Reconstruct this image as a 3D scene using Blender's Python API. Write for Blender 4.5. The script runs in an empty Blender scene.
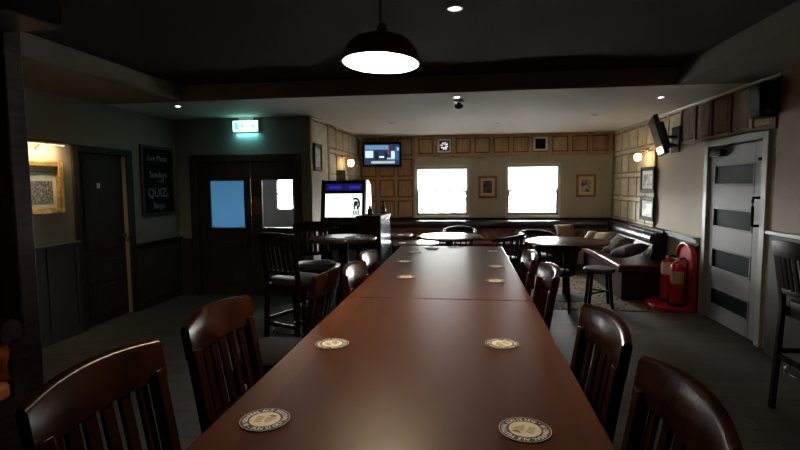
import bpy, bmesh, math, random
from mathutils import Vector, Matrix
random.seed(7)
C = bpy.context.scene.collection
SC = bpy.context.scene
PI = math.pi
R = math.radians

# ------------------------------------------------------------------ helpers
def lin(c):
    c = c / 255.0
    return c / 12.92 if c <= 0.04045 else ((c + 0.055) / 1.055) ** 2.4
def hexc(h):
    return (lin(int(h[0:2], 16)), lin(int(h[2:4], 16)), lin(int(h[4:6], 16)))

def mat(name, col, rough=0.5, metal=0.0, spec=0.5, vary=0.0, scale=6.0, stretch=(1, 1, 1), bump=0.0, bscale=None,
        coat=0.0, emit=None, estr=0.0, detail=4.0, dark=None, rvary=0.0):
    m = bpy.data.materials.new(name); m.use_nodes = True
    nt = m.node_tree; p = nt.nodes['Principled BSDF']
    p.inputs['Base Color'].default_value = (*col, 1)
    p.inputs['Roughness'].default_value = rough
    p.inputs['Metallic'].default_value = metal
    p.inputs['Specular IOR Level'].default_value = spec
    p.inputs['Coat Weight'].default_value = coat
    p.inputs['Coat Roughness'].default_value = 0.15
    if emit:
        p.inputs['Emission Color'].default_value = (*emit, 1); p.inputs['Emission Strength'].default_value = estr
    if vary or bump or rvary:
        tc = nt.nodes.new('ShaderNodeTexCoord'); mp = nt.nodes.new('ShaderNodeMapping')
        mp.inputs['Scale'].default_value = stretch
        nt.links.new(tc.outputs['Object'], mp.inputs['Vector'])
        nz = nt.nodes.new('ShaderNodeTexNoise'); nz.inputs['Scale'].default_value = scale; nz.inputs['Detail'].default_value = detail
        nt.links.new(mp.outputs['Vector'], nz.inputs['Vector'])
        if vary:
            cr = nt.nodes.new('ShaderNodeValToRGB')
            lo = dark or tuple(c * (1 - vary) for c in col); hi = tuple(min(1, c * (1 + vary)) for c in col)
            cr.color_ramp.elements[0].color = (*lo, 1); cr.color_ramp.elements[0].position = 0.32
            cr.color_ramp.elements[1].color = (*hi, 1); cr.color_ramp.elements[1].position = 0.68
            nt.links.new(nz.outputs['Fac'], cr.inputs['Fac']); nt.links.new(cr.outputs['Color'], p.inputs['Base Color'])
        if rvary:
            mr = nt.nodes.new('ShaderNodeMapRange'); mr.inputs['To Min'].default_value = rough - rvary; mr.inputs['To Max'].default_value = rough + rvary
            nt.links.new(nz.outputs['Fac'], mr.inputs['Value']); nt.links.new(mr.outputs['Result'], p.inputs['Roughness'])
        if bump:
            n2 = nz
            if bscale:
                n2 = nt.nodes.new('ShaderNodeTexNoise'); n2.inputs['Scale'].default_value = bscale; n2.inputs['Detail'].default_value = 3
                nt.links.new(mp.outputs['Vector'], n2.inputs['Vector'])
            b = nt.nodes.new('ShaderNodeBump'); b.inputs['Strength'].default_value = bump; b.inputs['Distance'].default_value = 0.01
            nt.links.new(n2.outputs['Fac'], b.inputs['Height']); nt.links.new(b.outputs['Normal'], p.inputs['Normal'])
    return m

def emat(name, col, strength):
    m = bpy.data.materials.new(name); m.use_nodes = True
    p = m.node_tree.nodes['Principled BSDF']
    p.inputs['Base Color'].default_value = (*[c * 0.5 for c in col], 1)
    p.inputs['Emission Color'].default_value = (*col, 1); p.inputs['Emission Strength'].default_value = strength
    return m

def glass(name, tint=(0.95, 0.97, 0.97), rough=0.02, gloss=0.06):
    m = bpy.data.materials.new(name); m.use_nodes = True; nt = m.node_tree
    nt.nodes.remove(nt.nodes['Principled BSDF']); out = nt.nodes['Material Output']
    t = nt.nodes.new('ShaderNodeBsdfTransparent'); t.inputs['Color'].default_value = (*tint, 1)
    g = nt.nodes.new('ShaderNodeBsdfGlossy'); g.inputs['Roughness'].default_value = rough
    fr = nt.nodes.new('ShaderNodeFresnel'); fr.inputs['IOR'].default_value = 1.45
    mx = nt.nodes.new('ShaderNodeMixShader')
    nt.links.new(fr.outputs['Fac'], mx.inputs['Fac']); nt.links.new(t.outputs[0], mx.inputs[1]); nt.links.new(g.outputs[0], mx.inputs[2])
    nt.links.new(mx.outputs[0], out.inputs['Surface'])
    return m

def translucent(name, col, fac=0.6, extra=0.0):
    m = bpy.data.materials.new(name); m.use_nodes = True; nt = m.node_tree
    nt.nodes.remove(nt.nodes['Principled BSDF']); out = nt.nodes['Material Output']
    t = nt.nodes.new('ShaderNodeBsdfTranslucent'); t.inputs['Color'].default_value = (*col, 1)
    d = nt.nodes.new('ShaderNodeBsdfDiffuse'); d.inputs['Color'].default_value = (*col, 1)
    mx = nt.nodes.new('ShaderNodeMixShader'); mx.inputs[0].default_value = 1 - fac
    nt.links.new(t.outputs[0], mx.inputs[1]); nt.links.new(d.outputs[0], mx.inputs[2])
    nt.links.new(mx.outputs[0], out.inputs['Surface'])
    return m

class B:
    def __init__(s): s.bm = bmesh.new()
    def box(s, c, d, M=None):
        vs = []
        for z in (-.5, .5):
            for x, y in ((-.5, -.5), (.5, -.5), (.5, .5), (-.5, .5)):
                v = Vector((x * d[0], y * d[1], z * d[2]))
                if M is not None: v = M @ v
                vs.append(s.bm.verts.new(v + Vector(c)))
        for f in ((3, 2, 1, 0), (4, 5, 6, 7), (0, 1, 5, 4), (1, 2, 6, 5), (2, 3, 7, 6), (3, 0, 4, 7)):
            s.bm.faces.new([vs[i] for i in f])
        return s
    def span(s, a, b):
        return s.box([(a[i] + b[i]) / 2 for i in range(3)], [abs(b[i] - a[i]) for i in range(3)])
    def rings(s, rings, cap=True, closed=False):
        vv = [[s.bm.verts.new(p) for p in r] for r in rings]
        n = len(vv[0])
        m = len(vv)
        for i in range(m if closed else m - 1):
            a, b = vv[i], vv[(i + 1) % m]
            for j in range(n):
                s.bm.faces.new((a[j], a[(j + 1) % n], b[(j + 1) % n], b[j]))
        if cap and not closed:
            s.bm.faces.new(list(reversed(vv[0]))); s.bm.faces.new(vv[-1])
        return s
    def beam(s, p0, p1, w0, d0, w1=None, d1=None, side=(1, 0, 0)):
        """straight square bar from p0 to p1; w along 'side', d across"""
        w1 = w1 or w0; d1 = d1 or d0
        p0, p1 = Vector(p0), Vector(p1); ax = (p1 - p0).normalized()
        u = Vector(side); u = (u - ax * u.dot(ax)).normalized(); v = ax.cross(u)
        rs = []
        for p, w, d in ((p0, w0, d0), (p1, w1, d1)):
            rs.append([p + u * a * w / 2 + v * b * d / 2 for a, b in ((-1, -1), (1, -1), (1, 1), (-1, 1))])
        return s.rings(rs)
    def tube(s, pts, r, n=8, closed=False):
        pts = [Vector(p) for p in pts]; rs = []
        m = len(pts)
        up = Vector((0, 0, 1))
        for i, p in enumerate(pts):
            if closed: t = pts[(i + 1) % m] - pts[i - 1]
            else: t = pts[min(i + 1, m - 1)] - pts[max(i - 1, 0)]
            t.normalize()
            u = up.cross(t)
            if u.length < 1e-3: u = Vector((1, 0, 0)).cross(t)
            u.normalize(); v = t.cross(u)
            rr = r[i] if isinstance(r, (list, tuple)) else r
            rs.append([p + (u * math.cos(a) + v * math.sin(a)) * rr for a in [2 * PI * k / n for k in range(n)]])
        return s.rings(rs, closed=closed)
    def lathe(s, prof, c=(0, 0, 0), n=32, M=None, cap=True):
        rs = []
        for r, z in prof:
            ring = []
            for k in range(n):
                a = 2 * PI * k / n
                v = Vector((max(r, 1e-4) * math.cos(a), max(r, 1e-4) * math.sin(a), z))
                if M is not None: v = M @ v
                ring.append(v + Vector(c))
            rs.append(ring)
        return s.rings(rs, cap=cap)
    def prism(s, poly, f0, f1):
        """poly: list of 2D points; f0,f1: functions (u,v)->xyz"""
        return s.rings([[Vector(f0(u, v)) for u, v in poly], [Vector(f1(u, v)) for u, v in poly]])
    def grid(s, nu, nv, f):
        vv = [[s.bm.verts.new(f(i / nu, j / nv)) for j in range(nv + 1)] for i in range(nu + 1)]
        for i in range(nu):
            for j in range(nv):
                s.bm.faces.new((vv[i][j], vv[i + 1][j], vv[i + 1][j + 1], vv[i][j + 1]))
        return s
    def mesh(s, me, M):
        b2 = bmesh.new(); b2.from_mesh(me); b2.transform(M)
        mp = {v: s.bm.verts.new(v.co) for v in b2.verts}
        for f in b2.faces:
            try: s.bm.faces.new([mp[v] for v in f.verts])
            except ValueError: pass
        b2.free(); return s

def obj(name, b, m, parent=None, bevel=0.0, seg=2, fixn=True, sharp=38, kind=None):
    bm = b.bm
    if fixn: bmesh.ops.recalc_face_normals(bm, faces=bm.faces)
    for f in bm.faces: f.smooth = True
    for e in bm.edges:
        if len(e.link_faces) == 2 and e.calc_face_angle(0) > R(sharp): e.smooth = False
        elif len(e.link_faces) != 2: e.smooth = False
    me = bpy.data.meshes.new(name); bm.to_mesh(me); bm.free()
    o = bpy.data.objects.new(name, me); C.objects.link(o)
    me.materials.append(m)
    if parent is not None: o.parent = parent
    if bevel:
        md = o.modifiers.new('bevel', 'BEVEL'); md.width = bevel; md.segments = seg; md.limit_method = 'ANGLE'; md.angle_limit = R(40)
    if kind: o['kind'] = kind
    return o

def tag(o, label, cat, group=None):
    o['label'] = label; o['category'] = cat
    if group: o['group'] = group
    return o
def thing(name, label, cat, loc=(0, 0, 0), rotz=0.0, group=None):
    o = bpy.data.objects.new(name, None); C.objects.link(o); o.empty_display_size = 0.1
    o.location = loc; o.rotation_euler = (0, 0, rotz)
    return tag(o, label, cat, group)
def struct(name, b, m, bevel=0.0, parent=None):
    return obj(name, b, m, parent, bevel, kind=None if parent is not None else 'structure')
def dup(src, loc, rotz, label, group=None):
    r = src.copy(); C.objects.link(r); r.location = loc; r.rotation_euler = (0, 0, rotz); r['label'] = label
    if group: r['group'] = group
    for ch in list(src.children):
        c = ch.copy(); C.objects.link(c); c.parent = r
        for g in list(ch.children):
            d = g.copy(); C.objects.link(d); d.parent = c
    return r
def light(name, kind, loc, energy, col=(1, 1, 1), parent=None, size=0.05, rot=(0, 0, 0), spot=None, blend=0.6, sizey=None):
    l = bpy.data.lights.new(name, kind); l.energy = energy; l.color = col
    if kind in ('POINT', 'SPOT'): l.shadow_soft_size = size
    if kind == 'AREA':
        l.size = size
        if sizey: l.shape = 'RECTANGLE'; l.size_y = sizey
    if spot: l.spot_size = R(spot); l.spot_blend = blend
    o = bpy.data.objects.new(name, l); C.objects.link(o); o.location = loc; o.rotation_euler = rot
    if parent is not None: o.parent = parent
    return o

def text_mesh(s, size=0.1, align='CENTER', bold=0.0):
    cu = bpy.data.curves.new('t', 'FONT'); cu.body = s; cu.size = size; cu.align_x = align; cu.align_y = 'CENTER'
    cu.resolution_u = 2; cu.offset = bold
    o = bpy.data.objects.new('t', cu); C.objects.link(o)
    dg = bpy.context.evaluated_depsgraph_get(); dg.update()
    me = bpy.data.meshes.new_from_object(o.evaluated_get(dg))
    bpy.data.objects.remove(o); bpy.data.curves.remove(cu)
    return me

def frame_mat(origin, ux, uy):
    """4x4 that maps local x,y to ux,uy at origin"""
    ux, uy = Vector(ux), Vector(uy); n = ux.cross(uy)
    M = Matrix((ux, uy, n)).transposed().to_4x4(); M.translation = Vector(origin)
    return M

# ------------------------------------------------------------------ materials
def wood(name, c, d, rough=0.35, coat=0.0, stretch=(14, 1, 14), spec=0.5, bump=0.03, scale=3.0):
    return mat(name, c, rough, spec=spec, vary=0.35, scale=scale, stretch=stretch, coat=coat, dark=d, bump=bump, detail=6)
M = {}
def table_mat():
    """dark red-brown staves running along the table, fine grain"""
    m = mat('table_wood', (0.078, 0.0235, 0.0095), 0.35, spec=0.13)
    nt = m.node_tree; p = nt.nodes['Principled BSDF']; N = nt.nodes.new; L = nt.links.new
    tc = N('ShaderNodeTexCoord'); sx = N('ShaderNodeSeparateXYZ'); L(tc.outputs['Object'], sx.inputs[0])
    a = N('ShaderNodeMath'); a.operation = 'MULTIPLY_ADD'; a.inputs[1].default_value = 8.0; a.inputs[2].default_value = 40.35; L(sx.outputs['X'], a.inputs[0])
    f = N('ShaderNodeMath'); f.operation = 'FLOOR'; L(a.outputs[0], f.inputs[0])
    wn = N('ShaderNodeTexWhiteNoise'); wn.noise_dimensions = '1D'; L(f.outputs[0], wn.inputs['W'])
    mp = N('ShaderNodeMapping'); mp.inputs['Scale'].default_value = (25, 0.25, 25); L(tc.outputs['Object'], mp.inputs['Vector'])
    nz = N('ShaderNodeTexNoise'); nz.inputs['Scale'].default_value = 2.0; nz.inputs['Detail'].default_value = 3; L(mp.outputs['Vector'], nz.inputs['Vector'])
    s1 = N('ShaderNodeMath'); s1.operation = 'MULTIPLY_ADD'; s1.inputs[1].default_value = 0.6; L(wn.outputs['Value'], s1.inputs[0])
    s2 = N('ShaderNodeMath'); s2.operation = 'MULTIPLY'; s2.inputs[1].default_value = 0.10; L(nz.outputs['Fac'], s2.inputs[0]); L(s2.outputs[0], s1.inputs[2])
    cr = N('ShaderNodeValToRGB'); cr.color_ramp.elements[0].color = (0.055, 0.0155, 0.0062, 1); cr.color_ramp.elements[1].color = (0.115, 0.040, 0.0165, 1)
    L(s1.outputs[0], cr.inputs['Fac']); L(cr.outputs['Color'], p.inputs['Base Color'])
    return m
M['table'] = table_mat()
M['table_edge'] = wood('table_edge_wood', (0.07, 0.025, 0.012), (0.03, 0.010, 0.006), 0.35)
M['chair'] = wood('chair_mahogany', (0.022, 0.0065, 0.0035), (0.011, 0.0035, 0.0022), 0.21, spec=0.07, coat=0.0, stretch=(3, 3, 1), bump=0.0)
M['stool_dark'] = wood('stool_dark_wood', (0.016, 0.008, 0.006), (0.007, 0.004, 0.003), 0.48, spec=0.06, coat=0.0, stretch=(3, 3, 1), bump=0.0)
M['darkwood'] = wood('dark_wood', (0.022, 0.010, 0.007), (0.010, 0.005, 0.004), 0.55, spec=0.15)
M['roundtop'] = wood('round_table_wood', (0.085, 0.04, 0.022), (0.04, 0.018, 0.011), 0.20, spec=0.5, coat=0.0, stretch=(9, 1, 9), bump=0.0)
M['chrome'] = mat('chrome', (0.75, 0.77, 0.8), 0.12, metal=1.0)
M['steel'] = mat('brushed_steel', (0.5, 0.5, 0.5), 0.3, metal=1.0)
M['blackmetal'] = mat('black_metal', (0.010, 0.010, 0.011), 0.75, spec=.1)
M['seat'] = mat('seat_leather', (0.012, 0.009, 0.008), 0.65, spec=0.06, vary=0.2, scale=20, bump=0.1, bscale=90)
M['seat_grey'] = mat('seat_grey_leather', (0.06, 0.06, 0.056), 0.55, spec=0.2, vary=0.2, scale=20, bump=0.1, bscale=90)
M['oxblood'] = mat('oxblood_leather', (0.075, 0.014, 0.012), 0.36, vary=0.25, scale=8, bump=0.08, bscale=60, spec=0.3)
M['darkleather'] = mat('dark_leather', (0.030, 0.016, 0.019), 0.36, vary=0.25, scale=8, bump=0.06, bscale=60, spec=0.3)
M['roll'] = mat('blue_sheen_roll_leather', (0.035, 0.032, 0.042), 0.30, spec=0.75, vary=0.2, scale=8, bump=0.05, bscale=60)  # bluish tint paints in the window sheen on the roll
M['tanleather'] = mat('tan_leather', (0.62, 0.20, 0.06), 0.35, vary=0.25, scale=8, bump=0.08, bscale=60)
M['cush_olive'] = mat('olive_fabric', (0.075, 0.07, 0.05), 0.85, vary=0.3, scale=14, bump=0.2, bscale=120)
M['cush_tan'] = mat('tan_fabric', (0.20, 0.13, 0.075), 0.85, vary=0.3, scale=14, bump=0.2, bscale=120)
M['cush_dark'] = mat('dark_fabric', (0.045, 0.035, 0.03), 0.85, vary=0.3, scale=14, bump=0.2, bscale=120)
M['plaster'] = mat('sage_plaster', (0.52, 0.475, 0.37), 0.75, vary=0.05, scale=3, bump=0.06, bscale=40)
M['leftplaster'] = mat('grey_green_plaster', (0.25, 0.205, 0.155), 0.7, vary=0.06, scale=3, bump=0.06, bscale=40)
M['entryplaster'] = mat('entry_plaster', (0.24, 0.24, 0.215), 0.7, vary=0.06, scale=3, bump=0.05, bscale=40)
M['panelcream'] = mat('cream_panelling', (0.60, 0.51, 0.34), 0.6, vary=0.12, scale=4, stretch=(1, 1, 4), bump=0.05, bscale=30)
M['panelbrown'] = mat('brown_panelling', (0.44, 0.29, 0.165), 0.5, vary=0.2, scale=4, stretch=(4, 4, 1), bump=0.05, bscale=30)
M['groovebrown'] = mat('brown_groove_shade', (0.13, 0.075, 0.038), 0.55)  # dark base behind the panels, paints the shade into their grooves
M['groovecream'] = mat('cream_groove_shade', (0.22, 0.175, 0.11), 0.6)  # darker cream base, groove shade put into the colour
M['paneldark'] = mat('dark_brown_panelling', (0.165, 0.105, 0.058), 0.6, spec=0.2, vary=0.2, scale=4, stretch=(4, 4, 1))
M['panelolive'] = mat('olive_cream_panelling', (0.36, 0.30, 0.20), 0.65, spec=0.2, vary=0.12, scale=4, stretch=(1, 1, 4))
M['bulkhead'] = mat('bulkhead_paint', (0.42, 0.34, 0.28), 0.85, spec=0.1)
M['ochre'] = mat('ochre_plaster', (0.22, 0.115, 0.045), 0.65, vary=0.08, scale=3)
M['dadopaint'] = mat('dado_grey_green_paint', (0.060, 0.056, 0.045), 0.6, spec=0.2, vary=0.08, scale=4)
M['dadodark'] = mat('dado_dark_paint', (0.052, 0.042, 0.032), 0.6, spec=0.2, vary=0.08, scale=4)
M['ledgegrey'] = mat('grey_ledge_paint', (0.33, 0.34, 0.35), 0.35, vary=0.05, scale=5)
M['doorgrey'] = mat('pale_grey_door_paint', (0.27, 0.275, 0.27), 0.55, spec=0.2, vary=0.05, scale=4)
M['doorframe'] = mat('door_frame_paint', (0.30, 0.29, 0.265), 0.45, vary=0.05, scale=4)
M['doordark'] = mat('dark_door_paint', (0.035, 0.030, 0.025), 0.4, vary=0.15, scale=4, stretch=(6, 6, 1))
M['doorleft'] = mat('brown_grey_door_paint', (0.034, 0.027, 0.021), 0.6, spec=0.15, vary=0.15, scale=4, stretch=(6, 6, 1))
M['cream'] = mat('cream_gloss_paint', (0.34, 0.29, 0.20), 0.4)
M['white'] = mat('white_paint', (0.75, 0.75, 0.73), 0.4)
M['whitelam'] = mat('white_laminate', (0.72, 0.76, 0.78), 0.3)
M['black'] = mat('black_plastic', (0.010, 0.010, 0.011), 0.45, spec=0.08)
M['blackmatte'] = mat('black_cloth', (0.008, 0.008, 0.009), 0.8)
M['frameblack'] = mat('black_picture_frame', (.008, .008, .009), .5, spec=.06)
M['gold'] = mat('gilt_frame', (0.55, 0.33, 0.10), 0.35, metal=0.75, vary=0.3, scale=30, bump=0.4, bscale=60)
M['goldwood'] = mat('gold_brown_frame', (0.30, 0.17, 0.06), 0.4, metal=0.2, vary=0.25, scale=30)
M['mount'] = mat('cream_picture_mount', (0.68, 0.62, 0.48), 0.7)
M['mountwhite'] = mat('white_picture_mount', (0.72, 0.72, 0.70), 0.7)
M['brass'] = mat('aged_brass', (0.35, 0.22, 0.09), 0.3, metal=0.9)
M['red'] = mat('red_enamel', (0.52, 0.012, 0.016), 0.25, coat=0.3)
M['redplastic'] = mat('red_plastic', (0.50, 0.012, 0.020), 0.35)
M['labelcream'] = mat('cream_label', (0.55, 0.42, 0.22), 0.6)
M['shade'] = mat('dark_bronze_shade', (0.22, 0.11, 0.055), 0.42, metal=0.15)
M['shade_in'] = mat('white_shade_lining', (0.85, 0.80, 0.68), 0.5)
M['glass'] = glass('window_glass')
M['darkglass'] = mat('dark_tinted_glass', (0.010, 0.017, 0.022), 0.6, spec=0.03)
M['blind'] = translucent('white_blind_cloth', (0.90, 0.90, 0.87), 0.85)
M['frost'] = translucent('blue_frosted_glass', (0.11, 0.20, 0.275), 0.8)
M['dimmer'] = translucent('dimmer_plastic', (.35, .36, .37), .8)  # for the added plate that dims daylight behind the fans
M['sash'] = mat('dark_sash_paint', (0.05, 0.04, 0.035), 0.35)
M['winframe'] = mat('white_window_paint', (0.62, 0.62, 0.58), 0.4)
M['ceil'] = None
M['tray'] = mat('unlit_tray_ceiling', (0.042, 0.029, 0.022), 0.9, spec=0.05, vary=0.06, scale=2)  # dark colour stands in for a cream ceiling left unlit
M['soffit'] = mat('soffit_paint', (0.21, 0.175, 0.14), 0.85, spec=0.1, vary=0.06, scale=2)

def ceiling_paper():
    m = mat('embossed_ceiling_paper', (0.66, 0.63, 0.58), 0.75)
    nt = m.node_tree; p = nt.nodes['Principled BSDF']
    tc = nt.nodes.new('ShaderNodeTexCoord')
    br = nt.nodes.new('ShaderNodeTexBrick'); br.inputs['Scale'].default_value = 5.0
    br.inputs['Color1'].default_value = (1, 1, 1, 1); br.inputs['Color2'].default_value = (0.85, 0.85, 0.85, 1); br.inputs['Mortar'].default_value = (0, 0, 0, 1)
    br.inputs['Mortar Size'].default_value = 0.03; br.offset = 0.0
    br.inputs['Brick Width'].default_value = 0.35; br.inputs['Row Height'].default_value = 0.35
    nt.links.new(tc.outputs['Object'], br.inputs['Vector'])
    b = nt.nodes.new('ShaderNodeBump'); b.inputs['Strength'].default_value = 0.25; b.inputs['Distance'].default_value = 0.006
    nt.links.new(br.outputs['Color'], b.inputs['Height']); nt.links.new(b.outputs['Normal'], p.inputs['Normal'])
    return m
M['ceil'] = ceiling_paper()

def floor_mat():
    m = mat('worn_grey_plank_floor', (0.10, 0.095, 0.085), 0.6, spec=0.2)
    nt = m.node_tree; p = nt.nodes['Principled BSDF']
    tc = nt.nodes.new('ShaderNodeTexCoord')
    br = nt.nodes.new('ShaderNodeTexBrick'); br.inputs['Scale'].default_value = 1.0
    br.inputs['Brick Width'].default_value = 1.2; br.inputs['Row Height'].default_value = 0.16
    br.inputs['Color1'].default_value = (0.105, 0.092, 0.078, 1); br.inputs['Color2'].default_value = (0.075, 0.067, 0.058, 1)
    br.inputs['Mortar'].default_value = (0.045, 0.042, 0.04, 1); br.inputs['Mortar Size'].default_value = 0.006
    nt.links.new(tc.outputs['Object'], br.inputs['Vector'])
    nz = nt.nodes.new('ShaderNodeTexNoise'); nz.inputs['Scale'].default_value = 5; nz.inputs['Detail'].default_value = 6
    mx = nt.nodes.new('ShaderNodeMixRGB'); mx.blend_type = 'MULTIPLY'; mx.inputs[0].default_value = 0.5
    nt.links.new(tc.outputs['Object'], nz.inputs['Vector'])
    nt.links.new(br.outputs['Color'], mx.inputs[1]); nt.links.new(nz.outputs['Fac'], mx.inputs[2])
    nt.links.new(mx.outputs[0], p.inputs['Base Color'])
    return m
M['floor'] = floor_mat()

def carpet_mat():
    m = mat('leaf_patterned_carpet', (0.1, 0.05, 0.03), 0.95, spec=0.1)
    nt = m.node_tree; p = nt.nodes['Principled BSDF']
    tc = nt.nodes.new('ShaderNodeTexCoord')
    nz = nt.nodes.new('ShaderNodeTexNoise'); nz.inputs['Scale'].default_value = 9; nz.inputs['Detail'].default_value = 2; nz.inputs['Distortion'].default_value = 2.2
    nt.links.new(tc.outputs['Object'], nz.inputs['Vector'])
    cr = nt.nodes.new('ShaderNodeValToRGB'); cr.color_ramp.interpolation = 'CONSTANT'
    e = cr.color_ramp.elements
    e[0].position = 0; e[0].color = (0.02, 0.016, 0.014, 1); e[1].position = 0.47; e[1].color = (0.22, 0.15, 0.075, 1)
    for pos, c in ((0.53, (0.05, 0.02, 0.016, 1)), (0.6, (0.28, 0.21, 0.12, 1)), (0.64, (0.03, 0.022, 0.018, 1))):
        x = e.new(pos); x.color = c
    nt.links.new(nz.outputs['Fac'], cr.inputs['Fac']); nt.links.new(cr.outputs['Color'], p.inputs['Base Color'])
    return m
M['carpet'] = carpet_mat()

def photo_mat(name, scale, lo, hi, a=0.42, b=0.58):
    m = mat(name, (0.3, 0.3, 0.3), 0.35)
    nt = m.node_tree; p = nt.nodes['Principled BSDF']
    tc = nt.nodes.new('ShaderNodeTexCoord')
    nz = nt.nodes.new('ShaderNodeTexNoise'); nz.inputs['Scale'].default_value = scale; nz.inputs['Detail'].default_value = 5
    nt.links.new(tc.outputs['Object'], nz.inputs['Vector'])
    cr = nt.nodes.new('ShaderNodeValToRGB')
    cr.color_ramp.elements[0].position = a; cr.color_ramp.elements[0].color = (*lo, 1)
    cr.color_ramp.elements[1].position = b; cr.color_ramp.elements[1].color = (*hi, 1)
    nt.links.new(nz.outputs['Fac'], cr.inputs['Fac']); nt.links.new(cr.outputs['Color'], p.inputs['Base Color'])
    return m
M['photo_crowd'] = photo_mat('black_white_crowd_photo', 55, (0.01, 0.01, 0.01), (0.34, 0.33, 0.30), .36, .72)
M['photo_sky'] = photo_mat('pale_sky_print', 6, (0.45, 0.44, 0.40), (0.6, 0.58, 0.52))
M['photo_dark'] = photo_mat('dark_portrait_print', 14, (0.02, 0.02, 0.022), (0.14, 0.13, 0.12))
M['photo_pale'] = photo_mat('pale_figure_print', 10, (0.04, 0.04, 0.045), (0.62, 0.62, 0.6))

# ------------------------------------------------------------------ room dimensions
XL, XR, YB, YF, YE, XA, ZC, ZT = -4.0, 2.66, 9.6, -3.0, 6.5, -2.06, 2.43, 2.60
T = 0.12

def wall_y(name, y0, y1, x0, x1, z0, z1, holes, m):
    """wall in an x-z plane with holes (x0,x1,z0,z1)"""
    xs = sorted({x0, x1, *[h[0] for h in holes], *[h[1] for h in holes]})
    zs = sorted({z0, z1, *[h[2] for h in holes], *[h[3] for h in holes]})
    b = B()
    for i in range(len(xs) - 1):
        for j in range(len(zs) - 1):
            cx, cz = (xs[i] + xs[i + 1]) / 2, (zs[j] + zs[j + 1]) / 2
            if any(h[0] < cx < h[1] and h[2] < cz < h[3] for h in holes): continue
            b.span((xs[i], y0, zs[j]), (xs[i + 1], y1, zs[j + 1]))
    return struct(name, b, m)
def wall_x(name, x0, x1, y0, y1, z0, z1, holes, m):
    ys = sorted({y0, y1, *[h[0] for h in holes], *[h[1] for h in holes]})
    zs = sorted({z0, z1, *[h[2] for h in holes], *[h[3] for h in holes]})
    b = B()
    for i in range(len(ys) - 1):
        for j in range(len(zs) - 1):
            cy, cz = (ys[i] + ys[i + 1]) / 2, (zs[j] + zs[j + 1]) / 2
            if any(h[0] < cy < h[1] and h[2] < cz < h[3] for h in holes): continue
            b.span((x0, ys[i], zs[j]), (x1, ys[i + 1], zs[j + 1]))
    return struct(name, b, m)

# windows in the back wall: (x0, x1, z0, z1)
W1 = (-0.97, 0.02, 0.91, 1.84)
W2 = (0.745, 1.69, 0.91, 1.86)
FAN1 = (-0.425, 2.232); FAN2 = (1.337, 2.235); FH = 0.095
fan_holes = [(f[0] - FH, f[0] + FH, f[1] - FH, f[1] + FH) for f in (FAN1, FAN2)]
struct('floor', B().span((XL - .3, YF - .1, -0.1), (XR + .3, YB + .2, 0)), M['floor'])
struct('floor_carpet', B().span((-1.9, 6.08, 0), (XR - 0.02, YB - 0.02, 0.006)), M['carpet'])
wall_y('wall_back', YB, YB + 0.22, XA - .1, XR + .12, 0, ZC, [W1, W2] + fan_holes, M['plaster'])
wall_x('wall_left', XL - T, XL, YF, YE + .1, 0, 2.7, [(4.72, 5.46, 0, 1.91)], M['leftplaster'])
wall_x('wall_right', XR, XR + T, YF, YB, 0, 2.7, [(4.86, 6.02, 0, 1.93)], M['plaster'])
EX0, EX1, EZ = -3.72, -2.27, 1.86
wall_y('wall_entry', YE, YE + T, XL, XA, 0, ZC, [(EX0, EX1, 0, EZ)], M['entryplaster'])
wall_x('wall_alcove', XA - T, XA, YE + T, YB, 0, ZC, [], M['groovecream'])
wall_y('wall_front', YF - T, YF, XL, XR, 0, 2.7, [], M['ochre'])

# ceiling: low perimeter with a raised tray over the long table
TX0, TX1, TY0, TY1 = -3.07, 1.985, -2.2, 5.15
struct('ceiling_rear', B().span((XL, TY1 + 0.02, ZC), (XR, YB + .2, ZC + 0.12)), M['ceil'])
b = B(); b.span((XL, YF, ZC), (TX0, TY1 + .02, ZC + 0.3)); b.span((TX1, YF, ZC), (XR, TY1 + .02, ZC + 0.3)); b.span((TX0, YF, ZC), (TX1, TY0, ZC + .3))
struct('ceiling_soffit', b, M['soffit'])
struct('ceiling_bulkhead', B().span((TX0, TY1, ZC + 0.0005), (TX1, TY1 + 0.02, ZT + .1)), M['bulkhead'])
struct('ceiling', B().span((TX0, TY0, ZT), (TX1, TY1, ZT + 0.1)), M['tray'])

# outside ground and sky are the world; a street surface beyond the windows
struct('ground_outside', B().span((-14, YB + 0.25, -0.25), (16, 60, -0.2)), mat('sunlit_pavement', (0.52, 0.53, 0.52), 0.8, vary=0.2, scale=0.6))  # sunlight put into the pale colour, bounces up to the ceiling

# panel mouldings: a board with raised stiles and rails, on a wall plane
def panels(name, fmap, u0, u1, v0, v1, nu, nv, m, w=0.06, d=0.03, skip=None):
    """fmap(u,v,dist)->xyz ; stiles and rails as boxes standing off the wall"""
    b = B()
    def slab(a0, a1, c0, c1, dd):
        p = [Vector(fmap(a0, c0, 0)), Vector(fmap(a1, c1, dd))]
        b.span(p[0], p[1])
    for i in range(nu + 1):
        u = u0 + (u1 - u0) * i / nu
        slab(max(u0, u - w / 2), min(u1, u + w / 2), v0, v1, d)
    for j in range(nv + 1):
        v = v0 + (v1 - v0) * j / nv
        slab(u0, u1, max(v0, v - w / 2), min(v1, v + w / 2), d * 1.02)
    # inner raised fields
    for i in range(nu):
        for j in range(nv):
            a0 = u0 + (u1 - u0) * i / nu + w / 2 + .022; a1 = u0 + (u1 - u0) * (i + 1) / nu - w / 2 - .022
            c0 = v0 + (v1 - v0) * j / nv + w / 2 + .022; c1 = v0 + (v1 - v0) * (j + 1) / nv - w / 2 - .022
            slab(a0, a1, c0, c1, d * 0.8)
    return struct(name, b, m, bevel=0.004)
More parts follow.
